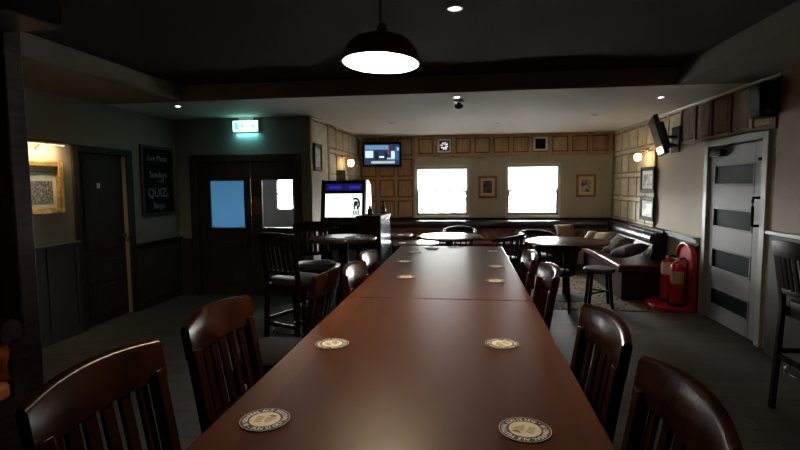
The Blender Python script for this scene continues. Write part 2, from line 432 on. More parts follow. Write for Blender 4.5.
# left part of the back wall (brown), frieze over windows, right wall, alcove wall
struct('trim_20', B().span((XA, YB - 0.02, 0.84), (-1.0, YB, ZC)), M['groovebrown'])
panels('trim_1', lambda u, v, d: (u, YB - 0.02 - d, v), XA, -1.0, 0.84, ZC, 3, 4, M['panelbrown'])
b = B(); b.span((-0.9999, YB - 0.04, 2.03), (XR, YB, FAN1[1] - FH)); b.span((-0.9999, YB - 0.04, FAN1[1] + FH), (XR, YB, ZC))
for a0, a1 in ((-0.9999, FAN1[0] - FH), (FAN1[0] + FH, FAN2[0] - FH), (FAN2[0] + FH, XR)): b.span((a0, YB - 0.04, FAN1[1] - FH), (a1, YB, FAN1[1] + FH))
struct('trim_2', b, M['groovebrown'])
b = B()
def fr(x0, x1, z0, z1, dd): b.span((x0, YB - 0.04 - dd, z0), (x1, YB - 0.04, z1))
fr(-1.0, XR, 2.03, 2.085, 0.032); fr(-1.0, XR, 2.375, ZC, 0.032)
pitch = 0.3524; x = FAN1[0] - pitch * 1.5
while x < XR:
    fr(max(-1.0, x - .035), min(XR, x + .035), 2.086, 2.374, 0.03)
    cxp = x + pitch / 2
    if abs(cxp - FAN1[0]) > .12 and abs(cxp - FAN2[0]) > .16 and x + pitch < XR:
        fr(x + .057, x + pitch - .057, 2.108, 2.352, 0.026)
    x += pitch
struct('trim_3', b, M['panelbrown'], bevel=0.004)
panels('trim_4', lambda u, v, d: (XR - d, u, v), 7.53, 9.53, 0.86, 2.40, 5, 4, M['panelcream'])
panels('trim_5', lambda u, v, d: (XR - d, u, v), 4.75, 6.70, 1.97, 2.42, 5, 1, M['paneldark'])
panels('trim_25', lambda u, v, d: (XR - d, u, v), 6.70, 7.53, 1.97, 2.42, 2, 1, M['panelcream'])
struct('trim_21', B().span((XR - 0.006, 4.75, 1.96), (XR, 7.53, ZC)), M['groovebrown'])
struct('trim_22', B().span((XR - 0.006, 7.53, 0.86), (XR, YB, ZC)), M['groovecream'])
panels('trim_6', lambda u, v, d: (XA + d, u, v), 7.3, 9.55, 0.86, 2.42, 5, 4, M['panelolive'])
panels('trim_7', lambda u, v, d: (XA + d, u, v), 6.40, 7.28, 0.86, 2.42, 1, 1, M['panelolive'])
# cornice on right wall
struct('trim_8', B().span((XR - 0.035, 4.7, ZC - 0.03), (XR, YB - .06, ZC)), M['winframe'], bevel=0.01)
# pale reveal strip in the back right corner
struct('trim_9', B().span((2.585, YB - 0.03, 0.84), (2.615, YB, 2.03)), M['winframe'])

# dado: ledge caps and lower panels
struct('trim_10', B().span((XR - 0.05, 6.12, 0.80), (XR, 6.98, 0.85)).span((XR - 0.075, 6.12, 0.85), (XR, 6.98, 0.872)), M['ledgegrey'], bevel=0.006)
struct('trim_11', B().span((XR - 0.02, 6.12, 0.0), (XR, 6.7, 0.80)), M['dadopaint'])
struct('trim_12', B().span((XR - 0.06, YF, 0.0), (XR, 4.70, 1.05)), M['dadopaint'])
struct('trim_13', B().span((XR - 0.09, YF, 1.05), (XR, 4.72, 1.085)), M['ledgegrey'], bevel=0.006)
struct('trim_14', B().span((XR - 0.045, YF, 1.085), (XR, 4.68, ZC)), M['ochre'])
# left wall dados
b = B().span((XL, YF, 0), (XL + .03, 4.64, 0.93))
for k in range(12):
    y = 4.6 - k * 0.35
    b.span((XL + .03, y - .02, 0.1), (XL + .042, y, 0.93))
struct('trim_15', b, M['dadopaint'], bevel=0.003)
struct('trim_16', B().span((XL, YF, 0.93), (XL + .06, 4.66, 0.965)), M['dadopaint'], bevel=0.008)
struct('trim_17', B().span((XL, 5.55, 0), (XL + .03, YE, 0.78)).span((XL + .03, 5.60, 0.12), (XL + .04, YE - .05, 0.70)), M['dadodark'], bevel=0.003)
struct('trim_18', B().span((XL, 5.55, 0.78), (XL + .06, YE, 0.82)), M['darkwood'], bevel=0.008)
struct('trim_19', B().span((XL + .06, YE - .03, 0), (EX0 - .08, YE, 0.79)), M['dadodark'])
b = B().span((XL + .031, 5.56, 0), (XL + .05, YE - .03, 0.12)); struct('baseboard_left', b, M['doordark'], bevel=0.004)
# dark timber ledge along the back wall above the seating
struct('trim_23', B().span((XA, YB - 0.09, 0.835), (XR - .02, YB - 0.021, 0.872)), M['darkwood'], bevel=0.006)
struct('trim_24', B().span((XR - .09, 6.985, 0.835), (XR, YB - 0.09, 0.872)), M['darkwood'], bevel=0.006)

# ------------------------------------------------------------------ windows and blinds
def window(idx, w, label_blind):
    x0, x1, z0, z1 = w
    fr_ = B(); t = 0.022; ya, yb = YB + 0.03, YB + 0.09
    fr_.span((x0, ya, z0), (x0 + t, yb, z1)).span((x1 - t, ya, z0), (x1, yb, z1)).span((x0 + t, ya, z1 - t), (x1 - t, yb, z1)).span((x0 + t, ya, z0), (x1 - t, yb, z0 + t))
    root = struct('window_%d' % idx, fr_, M['winframe'], bevel=0.004)
    zm = (z0 + z1) / 2
    for nm, a, c, y in (('upper_sash', zm - .02, z1 - t, YB + .075), ('lower_sash', z0 + t, zm + .02, YB + .05)):
        s = B(); q = 0.026
        xx0, xx1 = x0 + t, x1 - t
        s.span((xx0, y - .018, a), (xx0 + q, y + .018, c)).span((xx1 - q, y - .018, a), (xx1, y + .018, c))
        s.span((xx0 + q, y - .018, a), (xx1 - q, y + .018, a + q * 1.3)).span((xx0 + q, y - .018, c - q), (xx1 - q, y + .018, c))
        so = obj(nm, s, M['sash'], root, 0.003)
        obj('pane', B().span((xx0 + q, y - .003, a + q * 1.3), (xx1 - q, y + .003, c - q)), M['glass'], so)
    st = B().span((x0 - .03, YB - 0.05, z0 - .035), (x1 + .03, YB + 0.03, z0)); obj('window_sill', st, M['winframe'], root, 0.006)
    # reveals painted white, a narrow architrave
    a = B(); e = 0.03
    for xa in (x0 - e, x1): a.span((xa, YB - .018, z0), (xa + e, YB + .002, z1 + e))
    a.span((x0, YB - .018, z1), (x1, YB + .002, z1 + e)); obj('architrave', a, M['winframe'], root, 0.003)
    bl = thing('roller_blind', label_blind, 'blind', ((x0 + x1) / 2, YB + .012, z1 - .03))
    wd = (x1 - x0) - 0.012
    cy = B().tube([(-wd / 2, 0, 0), (wd / 2, 0, 0)], 0.018, 12); obj('roller', cy, M['winframe'], bl)
    h = (z1 - z0) * 0.50
    obj('cloth', B().grid(8, 8, lambda u, v: (-wd / 2 + .004 + (wd - .008) * u, .012 + .0015 * math.sin(9 * u), -h * v)), M['blind'], bl)
    obj('bottom_bar', B().span((-wd / 2 + .02, 0.006, -h - .022), (wd / 2 - .02, 0.018, -h)), M['dadopaint'], bl, 0.003)
window(1, W1, 'white roller blind half down over the window nearer the quiz machine')
window(2, W2, 'white roller blind half down over the window nearer the right-angled leather bench'.replace('right-angled ', ''))

# extractor fans in the frieze
def fan(c, open_, label):
    r = thing('extractor_fan', label, 'fan', (c[0], YB - .075, c[1]))
    f = B(); o, i = 0.128, 0.093
    f.span((-o, 0, -o), (-i, .02, o)).span((i, 0, -o), (o, .02, o)).span((-i, 0, i), (i, .02, o)).span((-i, 0, -o), (i, .02, -i))
    obj('frame', f, M['white'], r, 0.005)
    n = 48
    ring = B()
    def sect(a0, a1, r0, r1, bb, y=0.03, th=.006):
        k = 6; pts = [(r1 * math.cos(a0 + (a1 - a0) * t / k), r1 * math.sin(a0 + (a1 - a0) * t / k)) for t in range(k + 1)]
        pts += [(r0 * math.cos(a1 - (a1 - a0) * t / k), r0 * math.sin(a1 - (a1 - a0) * t / k)) for t in range(k + 1)]
        bb.prism(pts, lambda u, v: (u, y, v), lambda u, v: (u, y + th, v))
    # square plate with a round opening, as eight corner pieces
    pl = B()
    for k in range(32):
        a0, a1 = 2 * PI * k / 32, 2 * PI * (k + 1) / 32
        def sq(a):
            m_ = max(abs(math.cos(a)), abs(math.sin(a))); return (.0935 * math.cos(a) / m_, .0935 * math.sin(a) / m_)
        rr = 0.072
        pl.prism([(rr * math.cos(a0), rr * math.sin(a0)), sq(a0), sq(a1), (rr * math.cos(a1), rr * math.sin(a1))], lambda u, v: (u, .03, v), lambda u, v: (u, .04, v))
    obj('housing', pl, M['black'], r)
    hub = B().lathe([(0.024, 0), (0.024, .02), (.012, .025)], (0, .04, 0), 20, Matrix.Rotation(R(90), 3, 'X')); obj('hub', hub, M['black'], r)
    obj('daylight_dimmer', B().span((-.094, .16, -.094), (.094, .165, .094)), M['dimmer'], r)  # added behind the blades to dim the sky in the gaps
    nb = 8
    for k in range(nb):
        a = 2 * PI * k / nb + .2
        bl = B(); g = 0.36 if open_ else (0.80 if k != 4 else 0.62)
        sect(a - g / 1.0, a + g / 1.0 if not open_ else a + .22, 0.018, 0.0735, bl, 0.045 + .001 * (k % 2)); obj('blade', bl, M['black'], r)
fan(FAN1, True, 'square extractor fan with daylight showing between blades, above the window near the television')
fan(FAN2, False, 'square extractor fan with closed dark blades, above the window between the two gilt pictures')

# ------------------------------------------------------------------ doors
# door_1: pale grey door with four glazed slots in the right wall
YD0, YD1, DZ = 4.93, 5.95, 1.88
fb = B(); e = 0.09
fb.span((XR - .03, YD0 - e, 0), (XR + .09, YD0 - .005, DZ + .08)).span((XR - .03, YD1 + .005, 0), (XR + .09, YD1 + e, DZ + .08)).span((XR - .03, YD0 - .005, DZ + .01), (XR + .09, YD1 + .005, DZ + .08))
d1 = struct('door_1', fb, M['doorframe'], bevel=0.006)
panes = [(1.47, 1.69), (1.02, 1.235), (0.57, 0.80), (0.17, 0.37)]
py0, py1 = 5.09, 5.855
lf = B(); xs0, xs1 = XR + .005, XR + .05
lf.span((xs0, YD0, 0.008), (xs1, py0, DZ)).span((xs0, py1, 0.008), (xs1, YD1, DZ))
zz = [DZ] + [z for p in panes for z in (p[1], p[0])] + [0.008]
for k in range(0, len(zz), 2): lf.span((xs0, py0, zz[k + 1]), (xs1, py1, zz[k]))
leaf = obj('door_leaf', lf, M['doorgrey'], d1, 0.003)
for z0, z1 in panes:
    obj('glass_panel', B().span((xs0 + .015, py0, z0), (xs1 - .015, py1, z1)), M['darkglass'], leaf)
    bd = B(); q = .018
    bd.span((xs0 - .006, py0, z0), (xs0 + .006, py0 + q, z1)).span((xs0 - .006, py1 - q, z0), (xs0 + .006, py1, z1)).span((xs0 - .006, py0 + q, z0), (xs0 + .006, py1 - q, z0 + q)).span((xs0 - .006, py0 + q, z1 - q), (xs0 + .006, py1 - q, z1))
    obj('glazing_bead', bd, M['doorgrey'], leaf, 0.003)
hy = 4.985
pts = [(xs0, hy - .0, 1.10), (xs0 - .06, hy, 1.10)] + [(xs0 - .062, hy, 1.10 + .26 * k / 6) for k in range(1, 6)] + [(xs0 - .06, hy, 1.36), (xs0, hy, 1.36)]
obj('pull_handle', B().tube(pts, 0.013, 10), M['blackmetal'], leaf)
obj('door_closer', B().span((xs0 - .06, 5.62, DZ - .10), (xs0, 5.86, DZ - .035)).beam((xs0 - .04, 5.66, DZ - .03), (xs0 - .02, 5.35, DZ + .03), .02, .012), M['blackmetal'], d1, 0.004)
for y in (4.955, 4.995): obj('hook', B().box((xs0 - .012, y, 1.715), (.024, .026, .03)), M['blackmetal'], leaf, .004)
struct('trim_26', B().span((XR + T, 4.8, 0), (XR + T + .02, 6.1, 2.0)), M['black'])
# door_2: dark panelled door in the left wall, set back in its opening
fb = B()
fb.span((XL - .10, 4.64, 0), (XL + .02, 4.72, 1.95)).span((XL - .10, 5.46, 0), (XL + .025, 5.56, 1.95)).span((XL - .10, 4.72, 1.88), (XL + .025, 5.46, 1.95))
d2 = struct('door_2', fb, M['doorleft'], bevel=0.006)
obj('door_jamb', B().span((XL - .045, 5.452, 0), (XL + .0, 5.461, 1.88)), M['cream'], d2, .003)
lf = B().span((XL - .075, 4.72, .002), (XL - .045, 5.458, 1.88))
q0 = XL - .045
for (z0, z1) in ((.10, .42), (.46, .70)): lf.span((q0, 4.82, z0), (q0 + .01, 5.34, z1))
lf.span((q0, 4.82, .82), (q0 + .01, 5.34, 1.78))
leaf2 = obj('door_leaf', lf, M['doorleft'], d2, .006)
obj('door_knob', B().lathe([(.01, 0), (.012, .03), (.026, .04), (.028, .06), (.0, .07)], (q0, 5.38, .95), 16, Matrix.Rotation(R(90), 3, 'Y')), M['brass'], leaf2)
obj('sign_plate', B().span((q0 + .01, 5.02, 1.50), (q0 + .014, 5.07, 1.56)), M['steel'], leaf2)
struct('trim_27', B().span((XL - T - .02, 4.6, 0), (XL - T, 5.6, 2.0)), M['black'])
# door_3: double entry doors with glass
fb = B(); e = .07
fb.span((EX0 - e, YE - .03, 0), (EX0 + .03, YE + T, EZ + .08)).span((EX1 - .03, YE - .03, 0), (EX1 + e, YE + T, EZ + .08)).span((EX0 + .03, YE - .03, EZ - .02), (EX1 - .03, YE + T, EZ + .08))
d3 = struct('door_3', fb, M['doordark'], bevel=.006)
mid = -2.93
for nm, x0, x1, (gx0, gx1, gz0, gz1) in (('door_leaf', EX0 + .03, mid - .002, (-3.52, -3.03, .94, 1.585)), ('door_leaf', mid + .002, EX1 - .03, (-2.775, -2.335, .94, 1.585))):
    lf = B(); y0, y1 = YE + .02, YE + .065
    lf.span((x0, y0, .002), (gx0, y1, EZ - .02)).span((gx1, y0, .002), (x1, y1, EZ - .02)).span((gx0, y0, .002), (gx1, y1, gz0)).span((gx0, y0, gz1), (gx1, y1, EZ - .02))
    lf.span((gx0 - .02, y0 - .01, gz0 - .03), (gx1 + .02, y0, gz0 - .005)).span((gx0 - .02, y0 - .01, gz1 + .005), (gx1 + .02, y0, gz1 + .03)).span((gx0 + .0, y0 - .01, .15), (gx1, y0, .75))
    le = obj(nm, lf, M['doordark'], d3, .004)
    left = gx0 < -3
    obj('glass_panel', B().span((gx0, y0 + .018, gz0), (gx1, y0 + .025, gz1)), M['frost'] if left else M['glass'], le)
    px = gx1 + .07 if left else gx0 - .09
    if left:
        obj('push_plate', B().span((-3.0, y0 - .006, 1.12), (-2.94, y0, 1.34)), M['brass'], le, .003)
    else:
        obj('push_plate', B().span((-2.91, y0 - .006, 1.12), (-2.80, y0, 1.34)), M['brass'], le, .003)
    hx = mid - .035 if left else mid + .055
    obj('pull_handle', B().tube([(hx, y0, 1.05), (hx, y0 - .05, 1.05), (hx, y0 - .05, 1.36), (hx, y0, 1.36)], .009, 8), M['brass'], le)
# lobby behind the entry doors, with an outside window
LYB = 7.9
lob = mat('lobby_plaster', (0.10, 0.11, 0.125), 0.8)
# the glazed outer door seen through the clear pane
wall_y('wall_lobby', LYB, LYB + .08, XL - .05, XA - T, 0, ZC, [(-3.10, -2.60, 1.13, 1.62), (-3.98, -3.50, .6, 2.0)], lob)
wall_x('wall_lobby_side', XL - T, XL - .0, YE + T, LYB, 0, ZC, [], lob)
struct('window_3', B().span((-3.11, LYB + .02, 1.36), (-2.59, LYB + .05, 1.39)).span((-2.86, LYB + .02, 1.13), (-2.84, LYB + .05, 1.62)), M['winframe'])
# chalkboard on left wall
cb = thing('chalkboard', 'black framed chalkboard lettered QUIZ in white, on the wall past the brown door', 'chalkboard', (XL, 0, 0))
y0, y1, z0, z1 = 5.72, 6.40, 1.14, 2.035
obj('board', B().span((0, y0 + .03, z0 + .03), (.018, y1 - .03, z1 - .03)), mat('blackboard', (.009, .010, .011), .8, spec=.05, vary=.2, scale=5), cb)
f = B()
f.span((0, y0, z0), (.03, y0 + .035, z1)).span((0, y1 - .035, z0), (.03, y1, z1)).span((0, y0 + .035, z0), (.03, y1 - .035, z0 + .035)).span((0, y0 + .035, z1 - .035), (.03, y1 - .035, z1))
obj('frame', f, wood('chalkboard_frame_wood', (.06, .035, .02), (.03, .018, .012), .4), cb, .004)
chalk = mat('chalk', (.36, .37, .35), .9)
for txt, sz, zc, yc in (('Live Music', .10, 1.875, 6.06), ('Sundays', .115, 1.665, 6.06), ('from 8', .05, 1.585, 6.10), ('QUIZ', .165, 1.43, 6.03), ('&', .07, 1.40, 6.25), ('Bingo', .11, 1.265, 6.06)):
    me = text_mesh(txt, sz)
    tb = B().mesh(me, frame_mat((.0185, yc, zc), (0, 1, 0), (0, 0, 1)))
    obj('lettering', tb, chalk, cb, fixn=False)

# exit sign
ex = thing('exit_sign', 'lit green and white emergency exit sign above the double doors', 'sign', (-2.944, YE - .05, 2.234))
W_, H_ = .364, .155
obj('case', B().span((-W_ / 2, 0, 0), (W_ / 2, .05, H_)), M['white'], ex, .006)
obj('ceiling_bracket', B().span((-.10, .01, H_), (.10, .04, ZC - 2.234)), M['white'], ex)
obj('face', B().span((-W_ / 2 + .008, -.004, .008), (W_ / 2 - .008, 0.0, H_ - .008)), emat('sign_white_light', (.62, 1.0, .92), 1.4), ex)
g = emat('sign_green_light', (.05, .75, .38), 0.75)
pic = B()
def flat(poly, bb=None):
    (bb or pic).prism(poly, lambda u, v: (u, -.0055, v), lambda u, v: (u, -.004, v))
flat([(-.155, .03), (-.10, .03), (-.10, .125), (-.155, .125)])        # doorway
def disc(cx, cz, r, bb=None): flat([(cx + r * math.cos(2 * PI * k / 14), cz + r * math.sin(2 * PI * k / 14)) for k in range(14)], bb)
disc(-.048, .118, .011)
def limb(a, c, w):
    d = Vector((c[0] - a[0], c[1] - a[1])).normalized(); n = Vector((-d.y, d.x)) * w / 2
    flat([(a[0] + n.x, a[1] + n.y), (a[0] - n.x, a[1] - n.y), (c[0] - n.x, c[1] - n.y), (c[0] + n.x, c[1] + n.y)])
limb((-.052, .104), (-.040, .070), .022); limb((-.044, .072), (-.062, .052), .012); limb((-.062, .052), (-.056, .030), .011)
limb((-.040, .072), (-.026, .055), .012); limb((-.026, .055), (-.012, .034), .011); limb((-.056, .100), (-.076, .082), .009); limb((-.046, .100), (-.026, .086), .009)
limb((.03, .0775), (.10, .0775), .016); flat([(.095, .048), (.135, .0775), (.095, .107)])
obj('pictogram', pic, g, ex)
light('exit_sign_glow', 'AREA', (0, -.02, .06), .42, (.30, .95, .88), ex, .34, (R(90), 0, 0), sizey=.14)
light('exit_sign_downlight', 'AREA', (0, .02, -.01), .5, (.25, .85, .9), ex, .30, (0, 0, 0), sizey=.03)

# ------------------------------------------------------------------ long tables
def long_table(y0, y1, label):
    x0, x1 = -.492, .258; cx, cy = (x0 + x1) / 2, (y0 + y1) / 2; w, l = x1 - x0, y1 - y0
    r = thing('high_table', label, 'table', (cx, cy, 0), 0)
    obj('tabletop', B().box((0, 0, 1.03), (w, l, .04)), M['table'], r, .005)
    f = B()
    for s in (-1, 1):
        f.box((s * (w / 2 - .06), 0, .965), (.022, l - .16, .09)); f.box((0, s * (l / 2 - .07), .965), (w - .12, .022, .09))
    obj('apron', f, M['table_edge'], r)
    for sx in (-1, 1):
        for sy in (-1, 1):
            obj('leg', B().box((sx * (w / 2 - .06), sy * (l / 2 - .07), .505), (.075, .075, 1.01)), M['table_edge'], r, .005)
    return r
long_table(.16, 1.983, 'long high wooden table under the pendant lamp with four beer mats, nearer the viewer')
long_table(1.988, 3.72, 'long high wooden table end to end with the near one, with eight beer mats')

# ------------------------------------------------------------------ bar stools with slatted backs
def sweep_rail(bb, w, zb, zt, y_at, bow, th, crown, n=12):
    rs = []
    for k in range(n + 1):
        t = -1 + 2 * k / n; x = t * w / 2; q = 1 - t * t
        zt_ = zt + crown * q
        def Y(z): return y_at(z) - bow * q
        m_ = (zt_ - zb)
        rs.append([(x, Y(zb) - th / 2, zb), (x, Y(zb) + th / 2, zb), (x, Y(zt_ - .012) + th / 2, zt_ - .010), (x, Y(zt_) + th * .2, zt_), (x, Y(zt_) - th * .25, zt_), (x, Y(zt_ - .012) - th / 2, zt_ - .012)])
    bb.rings(rs); return bb
def make_stool(label, m, seatm, group, tall=1.135):
    r = thing('bar_stool', label, 'stool', (0, 0, 0), 0, group)
    w = .37; hs = .74
    y_at = lambda z: -.165 - max(0, z - hs) * .16            # raked back line
    # seat
    s = B()
    rs = []
    for z, k in ((hs - .045, .96), (hs - .012, 1.0), (hs, .97), (hs + .006, .85)):
        pts = []
        for a in range(24):
            an = 2 * PI * a / 24; c_, s_ = math.cos(an), math.sin(an)
            sx = abs(c_) ** .45 * (1 if c_ > 0 else -1); sy = abs(s_) ** .45 * (1 if s_ > 0 else -1)
            pts.append((sx * .19 * k * (1 + .03 * sy), sy * .18 * k + .01, z))
        rs.append(pts)
    s.rings(rs); obj('seat', s, seatm, r)
    fr = B(); fr.box((0, .150, hs - .075), (.31, .022, .06)); fr.box((0, -.15, hs - .075), (.31, .022, .06))
    for sx in (-1, 1): fr.box((sx * .16, .01, hs - .075), (.022, .32, .06))
    obj('seat_rail', fr, m, r)
    for sx in (-1, 1):
        obj('leg', B().beam((sx * .178, .182, 0), (sx * .160, .150, hs - .045), .034, .034, .042, .042), m, r, .003)
        lb = B()
        lb.rings([[(sx * .176 + a * .018, y + c * .015, z) for a, c in ((-1, -1), (1, -1), (1, 1), (-1, 1))] for y, z in ((-.20, 0), (-.165, hs - .08), (y_at(hs + .02), hs + .02), (y_at(tall - .08), tall - .08))])
        obj('leg', lb, m, r, .003)
    obj('top_rail', sweep_rail(B(), w + .03, tall - .105, tall - .012, y_at, .032, .026, .014), m, r, sharp=50)
    zl = hs + .045
    obj('lower_rail', sweep_rail(B(), w - .03, zl, zl + .035, y_at, .025, .02, 0, 8), m, r)
    for k in range(6):
        x = -.1325 + .053 * k; q = 1 - (x / .2) ** 2
        obj('slat', B().beam((x, y_at(zl + .03) - .025 * q, zl + .03), (x, y_at(tall - .10) - .030 * q, tall - .10), .034, .011), m, r, .002)
    obj('stretcher', B().beam((-.165, .163, .42), (.165, .163, .42), .03, .02, side=(0, 0, 1)).beam((-.18, -.183, .36), (.18, -.183, .36), .03, .02, side=(0, 0, 1)).beam((-.18, -.183, .39), (-.18, .166, .39), .03, .02, side=(0, 0, 1)).beam((.18, -.183, .39), (.18, .166, .39), .03, .02, side=(0, 0, 1)), m, r)
    ring = B(); n = 28
    ring.tube([(0.205 * math.cos(2 * PI * k / n), .0 + 0.205 * math.sin(2 * PI * k / n), .29) for k in range(n)], .009, 8, closed=True)
    obj('foot_ring', ring, M['chrome'], r)
    return r
GT = 'bar stools along the long tables'
st = make_stool('dark wooden slat-back bar stool by the gilt-framed booth post, nearest the viewer on that side', M['chair'], M['seat'], GT)
BO = .228                                    # top rail distance behind the seat centre
first = [True]
def place(x, y, face, label, group, src=None):
    """(x,y) top-rail centre; face = direction the sitter looks (degrees, 0 = +x)"""
    a = R(face); rz = a - PI / 2
    loc = (x + BO * math.cos(a), y + BO * math.sin(a), 0)
    if src is None and first[0]:
        first[0] = False; st.location = loc; st.rotation_euler = (0, 0, rz); st['label'] = label; st['group'] = group; return st
    return dup(src or st, loc, rz, label, group)
place(-.785, .955, 1, 'mahogany slat-back bar stool on the entry-door side of the near table, closest to the viewer', GT)
place(-.775, 1.46, 0, 'mahogany slat-back bar stool second along the entry-door side of the near table', GT)
place(-.635, 2.215, 180, 'mahogany slat-back bar stool turned away from the long table, back to back with its neighbour', GT)
place(-.53, 2.30, 0, 'mahogany slat-back bar stool pushed under the far long table, behind the turned-away stool', GT)
place(-.55, 2.745, 0, 'mahogany slat-back bar stool last along the quiz-machine side of the far long table', GT)
place(.395, .955, 179, 'mahogany slat-back bar stool on the grey-door side of the near table, closest to the viewer', GT)
place(.385, 1.445, 181, 'mahogany slat-back bar stool second along the grey-door side of the near table', GT)
place(.37, 2.32, 180, 'mahogany slat-back bar stool third along the grey-door side, by the two tables\u2019 joint'.replace('\u2019', ''), GT)
place(.34, 2.785, 180, 'mahogany slat-back bar stool last along the grey-door side of the far long table', GT)
sd = make_stool('tall black bar stool', M['stool_dark'], M['seat_grey'], 'dark bar stools at the high round table', 1.135)
sd.location = (-1.535 + BO * math.cos(R(66)), 3.85 + BO * math.sin(R(66)), 0); sd.rotation_euler = (0, 0, R(66 - 90)); sd['label'] = 'near black slat-back bar stool with grey seat and chrome footring beside the small round table'
place(-1.60, 5.02, -62, 'black slat-back bar stool on the far side of the small round table', 'dark bar stools at the high round table', sd)
s3 = place(2.0, 3.36, 2, 'lone black bar stool by the grey-capped wall near the grey door', 'dark bar stools at the high round table', sd)
del s3['group']

# ------------------------------------------------------------------ round tables
def round_table(x, y, rad, h, label, name='round_table', base=.5):
    r = thing(name, label, 'table', (x, y, 0))
    obj('tabletop', B().lathe([(0, h - .035), (rad - .02, h - .035), (rad - .004, h - .028), (rad, h - .014), (rad - .004, h - .003), (rad - .014, h), (0, h)], n=56), M['roundtop'], r)
    obj('pedestal', B().lathe([(.045, .05), (.045, h - .06), (.14, h - .05), (.14, h - .036)], n=24), M['blackmetal'], r)
    obj('base', B().lathe([(0, 0), (rad * base, 0), (rad * base, .012), (.09, .05), (.06, .06), (0, .06)], n=40), M['blackmetal'], r)
    return r
round_table(-1.09, 4.31, .30, 1.05, 'small high round table on a pedestal in front of the quiz machine', base=.42)
round_table(1.29, 6.72, .53, .76, 'large low round wooden table near the fire extinguishers')
round_table(-.25, 7.30, .49, .76, 'low round wooden table below the window and just past the long tables end')
round_table(-1.17, 7.42, .36, .76, 'low round table beyond the dark cabinet, near the panelled corner')
round_table(-.66, 6.42, .30, .76, 'small low round table close behind the far long table, beside the dark cabinet')

# low chairs with curved tub backs
def make_tub(label, group):
    r = thing('tub_chair', label, 'chair', (0, 0, 0), 0, group)
    obj('seat', B().lathe([(0, .43), (.19, .43), (.21, .445), (.212, .462), (.195, .475), (0, .48)], n=28), M['seat'], r)
    for k, an in enumerate((45, 135, 225, 315)):
        c_, s_ = math.cos(R(an)), math.sin(R(an))
        obj('leg', B().beam((.215 * c_, .215 * s_, 0), (.165 * c_, .165 * s_, .44), .03, .03, .04, .04), M['stool_dark'], r, .003)
    rail = B(); n = 20; rs = []
    for k in range(n + 1):
        a = R(180 + 0) + R(-25) + R(230) * k / n
        t = abs(k / n - .5) * 2; z = .80 - .07 * t ** 2; hh = .035 + .03 * (1 - t); R0 = .245
        c_, s_ = math.cos(a), math.sin(a)
        rs.append([((R0 + dx) * c_, (R0 + dx) * s_, z + dz) for dx, dz in ((-.018, -hh), (.02, -hh), (.03, -.01), (.022, .012), (-.008, .012), (-.018, 0))])
    rail.rings(rs); obj('back_rail', rail, M['stool_dark'], r, sharp=60)
    for k in range(9):
        a = R(-15 + 180 + 210 * k / 8); c_, s_ = math.cos(a), math.sin(a)
        obj('spindle', B().tube([(.19 * c_, .19 * s_, .45), (.242 * c_, .242 * s_, .74)], .011, 8), M['stool_dark'], r)
    return r
GC = 'low curved-back chairs at the round tables'
tc = make_tub('dark curved-back chair with its back to the viewer at the large round table', GC)
tc.location = (1.12, 5.98, 0.0061); tc.rotation_euler = (0, 0, R(-12)); tc.location.z = 0
tc.location = (1.06, 6.07, 0.0)
def tub(x, y, face, label): return dup(tc, (x, y, .006 if y > 6.1 else 0), R(face - 90), label, GC)
ls = thing('low_stool', 'low round stool with a grey seat between the large round table and the bench end', 'stool', (1.60, 6.30, .006))
obj('seat', B().lathe([(0, .42), (.17, .42), (.185, .435), (.187, .46), (.17, .475), (0, .48)], n=28), M['seat_grey'], ls)
for an in (40, 130, 220, 310):
    c_, s_ = math.cos(R(an)), math.sin(R(an)); obj('leg', B().beam((.19 * c_, .19 * s_, 0), (.14 * c_, .14 * s_, .43), .032, .032, .04, .04), M['stool_dark'], ls, .003)
obj('stretcher', B().beam((-.125, -.105, .17), (.125, .105, .17), .025, .02).beam((-.125, .105, .195), (.125, -.105, .195), .025, .02), M['stool_dark'], ls)
tub(1.02, 7.42, -70, 'dark curved-back chair on the window side of the large round table')
tub(.52, 7.10, 165, 'dark curved-back chair between the two larger round tables')
tub(-.12, 8.07, -95, 'dark curved-back chair on the window side of the middle round table')

# ------------------------------------------------------------------ beer mats
mat_rim = mat('beer_mat_navy_rim', (.05, .04, .075), .6, vary=.1, scale=30)
mat_face = mat('beer_mat_cream_face', (.93, .88, .72), .7, vary=.06, scale=40)
mat_print = mat('beer_mat_white_print', (.92, .88, .80), .7)
mat_dark = mat('beer_mat_dark_print', (.30, .23, .12), .7)
def ring_text(bb, s, rad, a_mid, size, flip, z):
    adv = [(.36 if ch in ' I1-' else .60) * size / rad for ch in s]; tot = sum(adv); pos = 0
    for i, ch in enumerate(s):
        k = pos + adv[i] / 2 - tot / 2; pos += adv[i]
        if ch == ' ': continue
        a = a_mid - k if not flip else a_mid + k
        rad_v = Vector((math.cos(a), math.sin(a), 0))
        up = rad_v if not flip else -rad_v
        rt = Vector((up.y, -up.x, 0))
        me = text_mesh(ch, size, bold=.0004)
        bb.mesh(me, frame_mat(rad_v * rad + Vector((0, 0, z)), rt, up)); bpy.data.meshes.remove(me)
